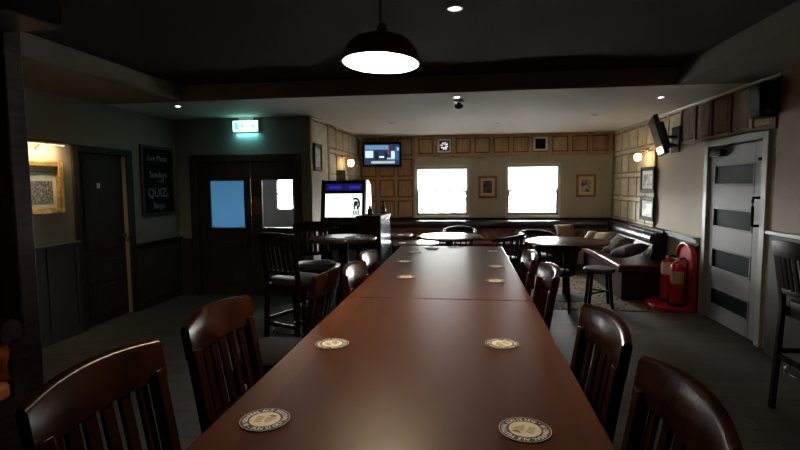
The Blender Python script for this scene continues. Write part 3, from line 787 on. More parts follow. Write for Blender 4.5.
def make_mat(label, group):
    r = thing('beer_mat', label, 'beer mat', (0, 0, 0), 0, group)
    obj('card', B().lathe([(0, 0), (.0485, 0), (.049, .0008), (.0485, .0016), (0, .0016)], n=40), mat_rim, r)
    obj('face_print', B().lathe([(0, .0016), (.030, .0016), (.030, .0019), (0, .0019)], n=36), mat_face, r)
    t = B(); ring_text(t, 'WED 10 - SUN 21 OCT', .0383, -PI / 2, .0124, True, .0018); ring_text(t, 'REAL ALE FESTIVAL', .0383, PI / 2, .0124, False, .0018)
    n = 44
    for k in range(n):
        a0, a1 = 2 * PI * k / n, 2 * PI * (k + 1) / n
        vs = [t.bm.verts.new((q * math.cos(a), q * math.sin(a), .0018)) for q, a in ((.0472, a0), (.0480, a0), (.0480, a1), (.0472, a1))]
        t.bm.faces.new(vs)
    obj('lettering', t, mat_print, r, fixn=False)
    d = B()
    def blob(cx, cy, rx, ry, seed):
        rnd = random.Random(seed); pts = []
        for k in range(14):
            q = 1 + rnd.uniform(-.22, .22); pts.append((cx + rx * q * math.cos(2 * PI * k / 14), cy + ry * q * math.sin(2 * PI * k / 14)))
        d.prism(pts, lambda u, v: (u, v, .0019), lambda u, v: (u, v, .0021))
    blob(.009, .0165, .0085, .0042, 1)
    for k in range(4): d.span((-.020 + .0015 * k, .006 - .0065 * k, .0019), (-.006 + .001 * k, .0085 - .0065 * k, .0021))
    for k in range(5): d.span((.000 + .001 * k, .0075 - .0048 * k, .0019), (.021 - .0022 * k, .0092 - .0048 * k, .0021))
    obj('emblem', d, mat_dark, r)
    return r
GB = 'round beer mats on the long tables'
ZTT = 1.0502
mats = [(-.394, .907, -8, 'beer mat on the near table at its corner nearest the viewer, entry-door side'),
        (.108, .924, 150, 'beer mat on the near table at its corner nearest the viewer, grey-door side'),
        (-.388, 1.382, 20, 'beer mat further along the near table, by the second stool on the entry-door side'),
        (.100, 1.433, 200, 'beer mat further along the near table, by the second stool on the grey-door side'),
        (-.301, 2.45, 40, 'beer mat on the far table closest to the joint, entry-door side'),
        (-.371, 2.95, 10, 'beer mat on the far table, second from the joint on the entry-door side'),
        (-.352, 3.376, 70, 'beer mat on the far table, third from the joint on the entry-door side'),
        (-.087, 3.665, 15, 'beer mat alone at the middle of the far end of the far table'),
        (.176, 3.434, 30, 'beer mat on the far table, third from the joint on the grey-door side'),
        (.161, 2.806, 90, 'beer mat on the far table, second from the joint on the grey-door side'),
        (.135, 2.382, 60, 'beer mat on the far table closest to the joint, grey-door side')]
bm0 = make_mat(mats[0][3], GB)
for i, (x, y, a, lab) in enumerate(mats):
    if i == 0: bm0.location = (x, y, ZTT); bm0.rotation_euler = (0, 0, R(a))
    else: dup(bm0, (x, y, ZTT), R(a), lab, GB)
def plain_mat(x, y, z, m, label, g=None):
    o = obj('beer_mat', B().lathe([(0, 0), (.0485, 0), (.049, .0015), (.0485, .003), (0, .003)], n=28), m)
    o.location = (x, y, z); return tag(o, label, 'beer mat', g)
plain_mat(-.25, 3.575, ZTT, mat_rim, 'dark side up beer mat near the far end of the far long table', GB)
GR = 'beer mats on the round tables'
plain_mat(-1.02, 4.30, 1.0502, mat_rim, 'dark beer mat toward the middle of the small high round table', GR)
plain_mat(-1.17, 4.20, 1.0502, mat_rim, 'dark beer mat near the viewer edge of the small high round table', GR)
plain_mat(-.20, 7.05, .7602, mat_rim, 'dark beer mat at the near edge of the middle round table', GR)
plain_mat(-.02, 7.40, .7602, mat_rim, 'dark beer mat toward the window side of the middle round table', GR)
plain_mat(-.38, 7.32, .7602, mat_face, 'cream beer mat at the middle of the middle round table', GR)
plain_mat(-.98, 7.38, .7602, mat_face, 'cream beer mat on the round table near the panelled corner', GR)
plain_mat(-.83, 6.36, .7602, mat_face, 'cream beer mat on the small low round table by the cabinet', GR)

# ------------------------------------------------------------------ pendant lamp
pl = thing('pendant_lamp', 'dark bronze domed pendant lamp hanging over the long tables', 'lamp', (-.322, 1.9, 1.965))
TM = Matrix.Rotation(R(-2.8), 3, 'X') @ Matrix.Rotation(R(2.0), 3, 'Y')
prof = [(.149, 0), (.150, .006), (.146, .034), (.133, .063), (.106, .088), (.068, .103), (.030, .110), (.022, .114), (.020, .140), (.010, .155)]
prof = [(a * .96, z * .97) for a, z in prof]
obj('shade', B().lathe(prof, n=48, M=TM, cap=False), M['shade'], pl)
prof2 = [(.1485, .0005), (.143, .033), (.130, .061), (.103, .0855), (.066, .100), (.026, .1065), (.0, .1075)]
prof2 = [(a * .96, z * .97) for a, z in prof2]
obj('lining', B().lathe(prof2, n=48, M=TM, cap=False), M['shade_in'], pl, fixn=False)
obj('bulb', B().lathe([(.0, .02), (.02, .024), (.032, .045), (.03, .065), (.018, .085), (.016, .104)], n=20, M=TM), emat('warm_bulb', (1, .86, .62), 22.0), pl)
obj('cord', B().tube([(0, .004, .155), (0, .004, ZT - 1.965)], .0045, 8), M['black'], pl)
obj('ceiling_rose', B().lathe([(0, 0), (.05, 0), (.045, -.02), (.012, -.035), (0, -.035)], (0, 0, ZT - 1.965), 24), M['shade'], pl)
light('pendant_light', 'POINT', (0, 0, .010), 17.0, (1, .79, .54), pl, .03)

# ------------------------------------------------------------------ downlights
lit_m = emat('downlight_bulb', (1, .92, .78), 14.0)
unlit_m = mat('downlight_lens', (.10, .10, .095), .3)
def downlight(x, y, z, lit, label, power=0):
    r = thing('ceiling_downlight', label, 'ceiling light', (x, y, z), 0, 'recessed ceiling downlights')
    obj('trim_ring', B().lathe([(.030, 0), (.048, 0), (.050, -.004), (.046, -.008), (.034, -.008), (.030, -.003)], n=28, cap=False), M['steel'], r)
    obj('lens', B().lathe([(0, -.002), (.031, -.002), (.031, -.0035), (0, -.005)], n=24), lit_m if lit else unlit_m, r)
    if lit and power: light('downlight_beam', 'SPOT', (0, 0, -.02), power, (1, .86, .66), r, .03, (0, 0, 0), 85, .9)
downlight(-.075, 3.22, ZT, True, 'bright recessed downlight in the raised ceiling near the pendant lamp', 5)
downlight(-3.276, 5.42, ZC, True, 'bright recessed downlight in the ceiling near the chalkboard', 2.5)
downlight(-.106, 5.42, ZC, True, 'lit recessed downlight just in front of the hanging ceiling sensor', 2)
downlight(2.083, 5.84, ZC, True, 'bright recessed downlight near the wall television bracket', 4)
downlight(.451, 7.83, ZC, False, 'unlit recessed downlight in the ceiling between the two windows')
downlight(1.726, 7.20, ZC, False, 'unlit recessed downlight in the ceiling above the large round table')
downlight(-1.113, 7.50, ZC, False, 'unlit recessed downlight in the ceiling near the corner television')
sm = thing('ceiling_sensor', 'dark round sensor hanging under the rear ceiling behind a downlight', 'sensor', (-.09, 5.62, ZC))
obj('base', B().lathe([(0, 0), (.055, 0), (.055, -.02), (.03, -.03), (0, -.03)], n=24), M['steel'], sm)
obj('sensor_head', B().lathe([(.02, -.03), (.02, -.045), (.045, -.05), (.05, -.07), (.035, -.092), (0, -.10)], n=24), M['black'], sm)

# ------------------------------------------------------------------ pictures
def picture(name, label, cat, size, frame_m, mount_m, photo_m, place_, fw=.035, mw=.05, depth=.025, dims=None):
    """built in local x (width), z (height), facing -y; place_=(loc, rotz)"""
    w, h = size
    r = thing(name, label, cat, place_[0], place_[1])
    f = B(); a, c = w / 2, h / 2
    f.span((-a, -depth, -c), (-a + fw, 0, c)).span((a - fw, -depth, -c), (a, 0, c)).span((-a + fw, -depth, c - fw), (a - fw, 0, c)).span((-a + fw, -depth, -c), (a - fw, 0, -c + fw))
    obj('frame', f, frame_m, r, .006)
    obj('mount', B().span((-a + fw, -.010, -c + fw), (a - fw, -.002, c - fw)), mount_m, r)
    obj('print', B().span((-a + fw + mw, -.012, -c + fw + mw), (a - fw - mw, -.010, c - fw - mw)), photo_m, r)
    return r
pg = picture('framed_picture', 'gilt-framed black and white crowd photograph under a brass picture light', 'picture', (.56, .505), M['gold'], M['mount'], M['photo_crowd'], ((XL, 4.20, 1.515), R(90)), .055, .045, .05)
obj('print', B().span((-.18, -.0135, .06), (.18, -.012, .145)), M['photo_sky'], pg)
pw = thing('picture_light', 'dark brass picture light over the gilt-framed crowd photograph', 'lamp', (XL, 4.22, 1.915))
obj('arm', B().tube([(0, 0, -.04), (.06, 0, .01), (.11, 0, .015)], .008, 8), M['brass'], pw)
sh = B(); rs = []
for y in (-.25, .25):
    rs.append([(.11 + .032 * math.cos(R(a)), y, .012 + .032 * math.sin(R(a))) for a in range(-20, 201, 20)] + [(.11 + .028 * math.cos(R(a)), y, .012 + .028 * math.sin(R(a))) for a in range(200, -21, -20)])
sh.rings(rs); obj('shade', sh, M['brass'], pw)
obj('tube', B().tube([(.11, -.22, .008), (.11, .22, .008)], .010, 10), emat('picture_light_tube', (1, .8, .5), 1.5), pw)
light('picture_light_glow', 'AREA', (.11, 0, -.012), 2.5, (1, .78, .45), pw, .04, (0, R(35), 0), sizey=.44)

picture('framed_picture', 'gold-framed small portrait on the back wall between the two windows', 'picture', (.355, .42), M['goldwood'], M['mount'], M['photo_dark'], ((.385, YB - .0, 1.45), 0), .045, .05)
picture('framed_picture', 'gold-framed small print of a pale figure near the panelled back corner', 'picture', (.355, .42), M['goldwood'], M['mount'], M['photo_pale'], ((2.17, YB - .0, 1.462), 0), .045, .05)
picture('framed_picture', 'black-framed picture hanging just below the globe wall lamp, upper of two', 'picture', (.56, .375), M['frameblack'], M['mountwhite'], M['photo_pale'], ((XR - .033, 7.75, 1.545), R(-90)), .055, .05)
picture('framed_picture', 'black-framed picture nearer the leather bench, lower of the two on that wall', 'picture', (.56, .345), M['frameblack'], M['mountwhite'], M['photo_pale'], ((XR - .033, 7.75, 1.125), R(-90)), .055, .05)
picture('framed_picture', 'dark-framed tall picture on the alcove wall beside the double doors', 'picture', (.34, .37), M['frameblack'], M['cush_dark'], M['photo_dark'], ((XA + .033, 6.66, 1.89), R(90)), .03, .03)
picture('framed_picture', 'tiny brown-framed picture standing on top of the quiz machine', 'picture', (.125, .125), M['goldwood'], M['mount'], M['photo_pale'], ((-1.60, 6.30, 1.636), 0), .022, .012)

# wall sconces
def sconce(loc, rotz, label, energy):
    r = thing('wall_sconce', label, 'lamp', loc, rotz)       # faces -y
    obj('back_plate', B().lathe([(.04, 0), (.04, .012), (.02, .02), (0, .02)], (0, 0, 0), 20, Matrix.Rotation(R(90), 3, 'X')), M['brass'], r)
    obj('arm', B().tube([(0, 0, 0), (0, -.05, .015), (0, -.11, .01), (0, -.14, -.03)], .007, 8), M['brass'], r)
    obj('gallery', B().lathe([(.012, 0), (.03, -.01), (.04, -.03)], (0, -.14, -.03), 20, cap=False), M['brass'], r)
    obj('glass_shade', B().lathe([(.030, 0), (.044, -.018), (.050, -.05), (.044, -.088), (.028, -.105), (.0, -.11)], (0, -.14, -.05), 24), emat('warm_glass_shade', (1, .68, .34), 15.0), r)
    return r
sconce((XR - .033, 7.80, 1.985), R(-90), 'globe wall sconce above the two black-framed pictures', 7)
sconce((XA + .031, 8.08, 1.975), R(90), 'lit wall sconce on the alcove wall by the corner television', 7)

# ------------------------------------------------------------------ televisions
# corner television (seen from the front)
tvc = Vector((-1.565, 9.22, 2.07)); ang = R(7)
tv = thing('television', 'wall television in the panelled corner showing a news studio', 'television', tvc, ang)
W_, H_ = .72, .45
obj('casing', B().box((0, .03, 0), (W_, .06, H_)), M['black'], tv, .01)
obj('wall_bracket', B().span((-.05, .06, -.06), (.05, .33, .06)), M['blackmetal'], tv)
def scr(name, x0, x1, z0, z1, col, st, d=0): 
    return obj(name, B().span((x0, -.002 - d, z0), (x1, 0.0005 - d, z1)), emat(name, col, st), tv)
s0 = W_ / 2 - .035; h0 = H_ / 2 - .04
scr('screen', -s0, s0, -h0, h0, (.015, .035, .08), .6)
for nm, x0, x1, z0, z1, col, st in (('studio_ceiling', -.31, .12, .09, .17, (.12, .25, .42), 1.0), ('window_glow', -.31, -.16, -.06, .07, (.55, .75, .85), 1.0), ('desk_light', -.05, .04, -.06, -.03, (.8, .85, .9), 1.0),
                                    ('studio_panel', .17, .24, -.07, .06, (.55, .75, .85), 1.0), ('studio_desk', .09, .24, -.09, -.06, (.3, .55, .55), 1.0), ('red_column', .115, .135, .0, .16, (.35, .03, .08), 1.0), ('presenter', -.13, -.07, -.10, .06, (.008, .012, .02), 1.0), ('presenter', .05, .10, -.10, .05, (.008, .012, .02), 1.0),
                                    ('side_strip', .25, .31, -.10, .14, (.03, .10, .22), 1.0), ('news_caption', -.20, .24, -.165, -.12, (.42, .47, .52), 1.0), ('side_tile', .28, .315, .07, .13, (.5, .6, .7), 1.0)):
    scr(nm, x0, x1, z0, z1, col, st * .6, .0015)
# television on the bracket arm, seen from its edge
t2 = thing('television', 'black television on a wall bracket above the grey door wall, seen edge-on', 'television', (2.23, 6.38, 2.045), 0)
Rm = Matrix.Rotation(R(-105), 3, 'Z') @ Matrix.Rotation(R(17), 3, 'X')      # faces -y locally -> towards -x and down
def tbox(c, d): 
    return B().box(Rm @ Vector(c), d, Rm)
obj('casing', tbox((0, .03, 0), (.74, .05, .46)), M['black'], t2, .008)
obj('back_housing', tbox((0, .075, -.02), (.50, .05, .32)), M['black'], t2, .01)
obj('screen', tbox((0, .003, 0), (.70, .006, .42)), mat('grey_screen_glass', (.03, .033, .035), .18, spec=.8), t2)
a0 = Rm @ Vector((0, .10, 0))
wy = .42
obj('bracket_arm', B().beam(a0, (.20, .30, .03), .05, .03).beam((.20, .30, .03), (.40, wy, .03), .05, .03).beam(a0 + Vector((0, 0, -.1)), (.40, wy, -.08), .03, .025), M['blackmetal'], t2)
obj('wall_plate', B().span((.38, wy - .12, -.16), (.396, wy + .12, .16)), M['blackmetal'], t2)
# speaker by the door
sp = thing('wall_speaker', 'black box speaker fixed high on the wall over the grey door', 'speaker', (XR - .085, 4.80, 2.06))
obj('cabinet', B().span((-.085, -.09, 0), (0.045, .09, .30)), M['black'], sp, .01)
obj('grille', B().span((-.091, -.08, .015), (-.085, .08, .285)), M['blackmatte'], sp, .006)
obj('wall_bracket', B().span((0.045, -.04, .08), (.054, .04, .2)), M['blackmetal'], sp)
sp2 = thing('wall_speaker', 'black box speaker hanging from the ceiling over the booth post', 'speaker', (-2.40, 2.35, 2.36))
obj('cabinet', B().span((-.24, -.16, 0), (.24, .16, .20)), M['black'], sp2, .01)
obj('grille', B().span((-.225, -.166, .015), (.225, -.16, .185)), M['blackmatte'], sp2, .004)
obj('ceiling_bracket', B().span((-.05, -.05, .20), (.05, .05, .24)), M['blackmetal'], sp2)

# ------------------------------------------------------------------ quiz machine and cabinet
qm = thing('quiz_machine', 'upright quiz machine with a bright white screen and blue header', 'game machine', (-1.54, 6.12, 0), 0)
hw = .29
side = [(-.02, 0), (.36, 0), (.36, 1.50), (.22, 1.56), (.10, 1.57), (.075, 1.55), (.05, 1.43), (-.005, 1.08), (-.06, 1.02), (-.06, .92), (-.02, .85)]
obj('cabinet_body', B().prism([(y, z) for y, z in side], lambda u, v: (-hw + .02, u, v), lambda u, v: (hw - .02, u, v)), M['black'], qm, .004)
for s in (-1, 1):
    obj('side_panel', B().prism([(y * 1.0 + (.004 if y > .1 else -.012), z + (.01 if z > 1 else 0)) for y, z in side], lambda u, v: (s * (hw - .02), u, v), lambda u, v: (s * hw, u, v)), M['black'] if s < 0 else M['whitelam'], qm, .004)
# tilted front plane from (.05,1.43) down to (-.005,1.08)
tl = math.atan2(.055, .35)
ux, uz = Vector((1, 0, 0)), Vector((0, math.sin(tl), math.cos(tl))); nn = Vector((0, -math.cos(tl), math.sin(tl)))
org = Vector((0, -.005, 1.08))
def onfront(bb, x0, x1, v0, v1, d0, d1):
    rs = []
    for d in (d0, d1): rs.append([org + ux * x + uz * v + nn * d for x, v in ((x0, v0), (x1, v0), (x1, v1), (x0, v1))])
    bb.rings(rs); return bb
obj('screen', onfront(B(), -.235, .235, .03, .325, .001, .004), emat('white_game_screen', (.95, 1, .93), 1.15), qm)
ln = B(); onfront(ln, -.2, .05, .25, .253, .004, .0045); onfront(ln, -.23, .22, .175, .178, .004, .0045); obj('screen_line', ln, emat('screen_line_grey', (.55, .7, .62), .9), qm)
hm = B()
def fp(poly): hm.prism(poly, lambda u, v: org + ux * u + uz * v + nn * .004, lambda u, v: org + ux * u + uz * v + nn * .005)
# crested helmet emblem and block under it
arc = [(.155 + .062 * math.cos(R(a)), .195 + .085 * math.sin(R(a))) for a in range(130, -41, -15)]
arc2 = [(.15 + .040 * math.cos(R(a)), .19 + .060 * math.sin(R(a))) for a in range(-40, 131, 15)]
for i in range(len(arc) - 1): fp([arc[i], arc[i + 1], arc2[len(arc2) - 2 - i], arc2[len(arc2) - 1 - i]])
fp([(.125, .17), (.185, .17), (.187, .215), (.165, .238), (.135, .228)]); fp([(.130, .12), (.150, .12), (.155, .172), (.128, .172)]); fp([(.165, .135), (.20, .11), (.195, .172), (.17, .172)])
for x in (.118, .142, .166, .190): fp([(x, .055), (x + .018, .055), (x + .018, .115), (x, .115)])
obj('screen_emblem', hm, emat('emblem_dark_green', (.004, .03, .018), .4), qm)
t2l = math.atan2(.025, .12)
hd = B(); 
rs = []
o2 = Vector((0, .05, 1.43)); uz2 = Vector((0, math.sin(t2l), math.cos(t2l))); n2 = Vector((0, -math.cos(t2l), math.sin(t2l)))
for d in (.001, .004): rs.append([o2 + ux * x + uz2 * v + n2 * d for x, v in ((-.235, .012), (.235, .012), (.235, .10), (-.235, .10))])
hd.rings(rs); obj('header', hd, emat('blue_header', (.012, .010, .11), .4), qm)
h2 = B()
for x0, x1 in ((-.19, -.03), (.07, .21)):
    h2.rings([[o2 + ux * x + uz2 * v + n2 * d for x, v in ((x0, .035), (x1, .035), (x1, .07), (x0, .07))] for d in (.004, .005)])
obj('header_lettering', h2, emat('blue_header_glow', (.03, .025, .35), .5), qm)
obj('control_shelf', B().span((-.25, -.10, .90), (.25, -.05, .94)), M['black'], qm, .006)
for x in (-.1, -.06): obj('coin_light', B().lathe([(0, 0), (.012, 0), (.012, .006), (0, .008)], (x, -.06, .985), 14, Matrix.Rotation(R(90), 3, 'X')), M['steel'], qm)
obj('coin_door', B().span((-.17, -.03, .2), (.17, -.02, .7)), M['steel'], qm, .004)

cb = thing('station_cabinet', 'dark cabinet with a shiny side panel holding two sauce bottles, beside the quiz machine', 'cabinet', (-1.09, 5.85, 0))
obj('body', B().span((-.14, -.35, .08), (.125, .35, 1.12)), M['darkwood'], cb, .004)
obj('plinth', B().span((-.12, -.33, 0), (.11, .33, .08)), M['black'], cb)
obj('sloping_top', B().rings([[(-.15, -.36, 1.12), (.135, -.36, 1.12), (.135, -.36, 1.165), (-.15, -.36, 1.165)], [(-.15, .36, 1.12), (.135, .36, 1.12), (.135, .36, 1.15), (-.15, .36, 1.15)]]), M['darkwood'], cb, .003)
obj('side_panel', B().span((.125, -.345, .10), (.135, .345, 1.115)), mat('glossy_window_tint_laminate', (.17, .24, .33), .18, spec=.9, coat=.6), cb, .002)  # blue colour stands in for window light reflected on this side
obj('door', B().span((-.125, -.36, .12), (.11, -.35, 1.08)), M['darkwood'], cb, .004)
obj('knob', B().lathe([(.006, 0), (.006, .015), (.014, .022), (0, .03)], (.075, -.36, .7), 14, Matrix.Rotation(R(90), 3, 'X')), M['brass'], cb)
def bottle(x, y, h, label, m):
    r = thing('sauce_bottle', label, 'bottle', (x, y, 1.158))
    obj('bottle_body', B().lathe([(0, 0), (.03, 0), (.032, .01), (.032, h * .55), (.014, h * .78), (.013, h * .9), (0, h * .9)], n=18), m, r)
    obj('cap', B().lathe([(.016, h * .88), (.016, h), (0, h)], n=16), M['black'], r)
bottle(-1.12, 5.72, .11, 'short dark bottle on the cabinet top nearer the viewer', mat('dark_bottle', (.05, .02, .01), .2))
bottle(-1.02, 6.06, .15, 'taller brown bottle at the back of the cabinet top', mat('brown_bottle', (.12, .05, .02), .2))

# ------------------------------------------------------------------ leather benches
def tufted(bb, L, H, fmap, cell=.15, dep=.035):
    nu, nv = int(L / .025), max(8, int(H / .022))
    def f(u, v):
        x, z = u * L, v * H
        a = (x / cell + z / cell) ; c = (x / cell - z / cell)
        d = dep * (abs(math.sin(PI * a)) * abs(math.sin(PI * c))) ** .38
        edge = min(1, v / .08, (1 - v) / .08)
        return fmap(x, z, .01 + d * (.4 + .6 * edge))
    bb.grid(nu, nv, f); return bb
# along the right wall
bx0 = 1.95
br = thing('banquette_bench', 'oxblood leather bench with buttoned back along the panelled wall by the extinguishers', 'bench', (XR, 7.75, 0))
Y0, Y1 = -1.12, 1.00
obj('base', B().span((-.70, Y0, .006), (-.10, Y1, .36)), M['darkleather'], br, .01)
obj('seat_cushion', B().span((-.74, Y0 - .02, .36), (-.16, Y1, .465)), M['oxblood'], br, .03, 4)
obj('back_frame', B().span((-.16, -.72, .40), (-.022, Y1 + .6, .834)), M['darkleather'], br, .01)
obj('tufted_back', tufted(B(), Y1 + .72, .26, lambda x, z, d: (-.16 - d - .03 * (1 - z / .26), -.72 + x, .44 + z)), mat('buttoned_pale_leather', (.30, .26, .24), .28, vary=.2, scale=8, spec=.7), br, sharp=75)
rl = B(); rl.tube([(-.175, -.74 + (Y1 + .74) * k / 10, .75) for k in range(11)], .075, 16); obj('back_roll', rl, M['roll'], br)
# along the back wall
bb_ = thing('banquette_bench', 'long dark leather bench with tan buttoned back under the two windows', 'bench', (.35, YB, 0))
X0, X1 = -2.36, 2.14
obj('base', B().span((X0, -.66, .006), (1.55, -.10, .36)), M['darkleather'], bb_, .01)
obj('seat_cushion', B().span((X0, -.72, .36), (1.55, -.16, .465)), M['oxblood'], bb_, .03, 4)
obj('back_frame', B().span((X0, -.16, .40), (X1, -.03, .834)), M['darkleather'], bb_, .01)
obj('tufted_back', tufted(B(), X1 - X0, .26, lambda x, z, d: (X0 + x, -.16 - d - .03 * (1 - z / .26), .44 + z)), mat('buttoned_tan_leather', (.15, .060, .032), .3, vary=.25, scale=8, spec=.6), bb_, sharp=75)
rl = B(); rl.tube([(X0 + (X1 - X0) * k / 10, -.175, .76) for k in range(11)], .07, 16); obj('back_roll', rl, M['roll'], bb_)

# scatter cushions heaped in the bench corner
def cushion(loc, rot, size, m, label):
    b = B(); n = 14; th = .075
    for sgn in (-1, 1):
        def f(u, v):
            x, y = 2 * u - 1, 2 * v - 1
            q = max(0, (1 - x ** 4)) * max(0, (1 - y ** 4))
            p = 1 - .10 * (1 - abs(x) ** 1.5) * abs(y) ** 3 ; p2 = 1 - .10 * (1 - abs(y) ** 1.5) * abs(x) ** 3
            return (x * size / 2 * p2, y * size / 2 * p, sgn * th * q ** .55)
        b.grid(n, n, f)
    bmesh.ops.remove_doubles(b.bm, verts=b.bm.verts, dist=.0005)
    o = obj('scatter_cushion', b, m, sharp=80); o.location = loc; o.rotation_euler = rot
    return tag(o, label, 'cushion', 'scatter cushions heaped on the leather benches')
cushion((2.13, 7.42, .615), (R(42), R(5), R(-72)), .36, M['cush_olive'], 'olive scatter cushion tilted up on the bench, topmost of the heap by the wall')
cushion((2.15, 7.00, .60), (R(14), R(-10), R(-70)), .36, M['cush_dark'], 'dark scatter cushion leaning low on the bench end near the extinguishers')
cushion((2.04, 7.88, .635), (R(36), R(-8), R(-50)), .36, M['cush_tan'], 'tan scatter cushion behind the olive one on the corner bench')
cushion((2.05, 8.35, .605), (R(25), R(8), R(-30)), .38, M['cush_tan'], 'tan scatter cushion lying nearly flat toward the bench corner')
cushion((1.72, 9.10, .635), (R(52), 0, R(4)), .34, M['cush_tan'], 'tan scatter cushion propped on the long bench below the gold-framed figure print')

# ------------------------------------------------------------------ fire extinguishers on red stand
es = thing('extinguisher_stand', 'red plastic fire extinguisher stand with a rounded back panel by the grey door', 'stand', (XR - .03, 6.32, 0))
# back panel in the y-z plane
pts = [(-.22, 0), (.22, 0), (.22, .58)] + [(.22 * math.cos(R(a)), .58 + .20 * math.sin(R(a))) for a in range(10, 171, 16)] + [(-.22, .58)]
obj('back_panel', B().prism(pts, lambda u, v: (0, u, v), lambda u, v: (-.045 - .0 * v, u, v)), M['redplastic'], es, .012, 3)
rim = B(); rim.tube([(-.055, u, v) for u, v in pts[1:]] , .018, 8); obj('raised_rim', rim, M['redplastic'], es)
base = [(-.045, -.24), (-.36, -.24), (-.44, -.16), (-.44, .18), (-.38, .24), (-.045, .24)]
obj('base_tray', B().prism(base, lambda u, v: (u, v, 0.0), lambda u, v: (u, v, .055)), M['redplastic'], es, .014, 3)
def extinguisher(x, y, label, lab_z, bandm):
    r = thing('fire_extinguisher', label, 'fire extinguisher', (x, y, .0555))
    obj('cylinder', B().lathe([(.07, 0), (.078, .012), (.08, .03), (.08, .43), (.074, .47), (.055, .50), (.028, .515), (.024, .53), (0, .53)], n=32), M['red'], r)
    obj('base_ring', B().lathe([(.072, 0), (.083, 0), (.083, .035), (.0815, .04)], n=32, cap=False), M['black'], r)
    lb = B(); rs = []
    a0 = R(195)
    for k in range(11):
        a = a0 + R(110) * k / 10
        rs.append([(q * math.cos(a), q * math.sin(a), z) for q, z in ((.0805, lab_z), (.0818, lab_z), (.0818, lab_z + .15), (.0805, lab_z + .15))])
    lb.rings(rs); obj('label', lb, bandm, r)
    obj('valve', B().lathe([(.022, .52), (.022, .56), (.014, .575), (0, .575)], n=16), M['brass'], r)
    obj('lever', B().beam((.0, .0, .575), (-.10, -.04, .60), .02, .012).beam((0, 0, .555), (-.095, -.04, .55), .02, .012), M['black'], r, .003)
    obj('gauge', B().lathe([(.018, 0), (.018, .012), (0, .014)], (-.015, -.02, .55), 14, Matrix.Rotation(R(90), 3, 'X')), M['white'], r)
    hs_ = [(.02, .01, .55), (.07, .0, .57), (.10, -.02, .52), (.098, -.03, .40), (.093, -.03, .25), (.091, -.03, .16)]
    obj('hose', B().tube(hs_, .011, 8), M['black'], r)
extinguisher(2.45, 6.19, 'red fire extinguisher with a cream label, in front on the red stand', .27, M['labelcream'])
extinguisher(2.43, 6.43, 'red fire extinguisher with a white label, behind on the red stand', .34, M['white'])

# ------------------------------------------------------------------ booth on the left
bo = thing('booth_partition', 'dark wooden booth partition with a tall end post and glazed panel', 'partition', (-2.625, 2.60, 0))
obj('end_post', B().box((0, 0, 1.245), (.125, .125, 2.49)), M['darkwood'], bo, .01)
obj('post_cap', B().box((0, 0, 2.52), (.19, .19, .06)).box((0, 0, 2.555), (.24, .24, .04)), M['darkwood'], bo, .006)
pn = B()
pn.span((-1.37, -.03, 0), (-.0625, .03, .92)).span((-1.37, -.03, 1.62), (-.0625, .03, 1.72))
pn.span((-1.37, -.03, .92), (-1.30, .03, 1.62)).span((-.14, -.03, .92), (-.0625, .03, 1.62))
obj('panel', pn, M['darkwood'], bo, .006)
gl = B().span((-1.30, -.006, .92), (-.14, .006, 1.62)); obj('glass_panel', gl, mat('blue_leaded_glass', (.03, .06, .10), .15, spec=.8), bo)
ml = B(); q = .012
ml.span((-.40, -.036, .86), (-.14, -.030, .872)).span((-.40, -.036, 1.16), (-.14, -.03, 1.172)).span((-.152, -.036, .872), (-.14, -.03, 1.16))
obj('bead_moulding', ml, M['cream'], bo)
be = thing('booth_bench', 'booth bench with dark leather roll over orange-tan buttoned back against the partition', 'bench', (-3.255, 2.325, 0))
obj('base', B().span((-.72, -.45, 0), (.735, .20, .34)), M['darkwood'], be)
obj('seat_cushion', B().span((-.72, -.47, .34), (.735, .08, .44)), M['tanleather'], be, .03, 4)
obj('tufted_back', tufted(B(), 1.455, .22, lambda x, z, d: (-.72 + x, .10 - d, .44 + z), .16), M['tanleather'], be, sharp=75)
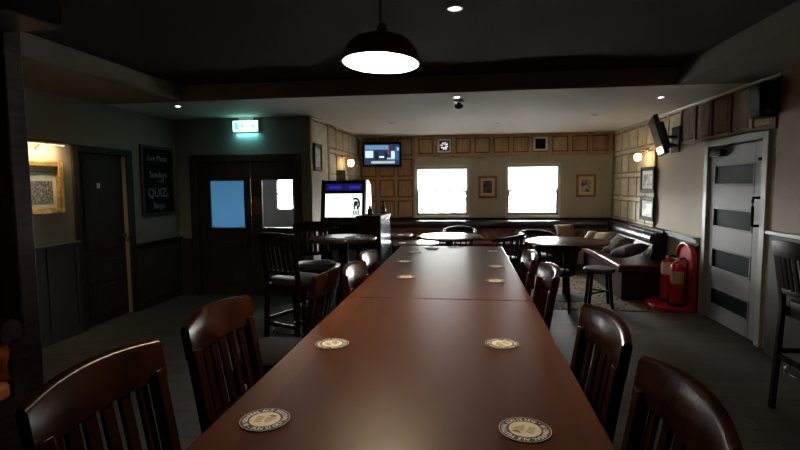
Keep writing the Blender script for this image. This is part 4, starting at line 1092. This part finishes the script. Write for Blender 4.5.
obj('back_frame', B().span((-.72, .09, .34), (.735, .205, .66)), M['darkwood'], be)
rl = B(); rl.tube([(-.72 + 1.455 * k / 8, .10, .71) for k in range(9)], .07, 14); obj('back_roll', rl, M['darkleather'], be)

# ------------------------------------------------------------------ light and world
w = bpy.data.worlds.new('sky'); SC.world = w; w.use_nodes = True
bg = w.node_tree.nodes['Background']; bg.inputs['Color'].default_value = (1.0, 0.98, 0.95, 1); bg.inputs['Strength'].default_value = 50.0
def portal(x0, x1, z0, z1, y):
    o = light('daylight_portal', 'AREA', ((x0 + x1) / 2, y, (z0 + z1) / 2), 1, (1, 1, 1), None, x1 - x0, (R(-90), 0, 0), sizey=z1 - z0)
    o.data.cycles.is_portal = True
portal(*W1, YB + .12); portal(*W2, YB + .12)
portal(-3.10, -2.60, 1.13, 1.62, LYB + .09); portal(-3.98, -3.50, .6, 2.0, LYB + .09)

cam = bpy.data.cameras.new('camera'); co = bpy.data.objects.new('camera', cam); C.objects.link(co)
SC.camera = co
cam.sensor_width = 36.0; cam.lens = 36.0 * 500.0 / 800.0; cam.clip_start = .02
PITCH, YAW, ROLL = R(4.615), R(7.651), 0.0095
co.location = (0, 0, 1.51)
fwd = Vector((-math.sin(YAW) * math.cos(PITCH), math.cos(YAW) * math.cos(PITCH), -math.sin(PITCH)))
q = fwd.to_track_quat('-Z', 'Y').to_matrix()
co.rotation_euler = (q @ Matrix.Rotation(-ROLL, 3, 'Z')).to_euler()

SC.view_settings.view_transform = 'Standard'; SC.view_settings.look = 'None'
SC.view_settings.exposure = 1.0; SC.view_settings.gamma = 1.0; SC.view_settings.use_curve_mapping = False
cy = SC.cycles
cy.use_denoising = True; cy.denoiser = 'OPENIMAGEDENOISE'; cy.denoising_prefilter = 'ACCURATE'; cy.denoising_input_passes = 'RGB_ALBEDO_NORMAL'; cy.max_bounces = 10; cy.diffuse_bounces = 5; cy.glossy_bounces = 4; cy.transparent_max_bounces = 12
cy.sample_clamp_indirect = 6.0; cy.caustics_reflective = False; cy.caustics_refractive = False
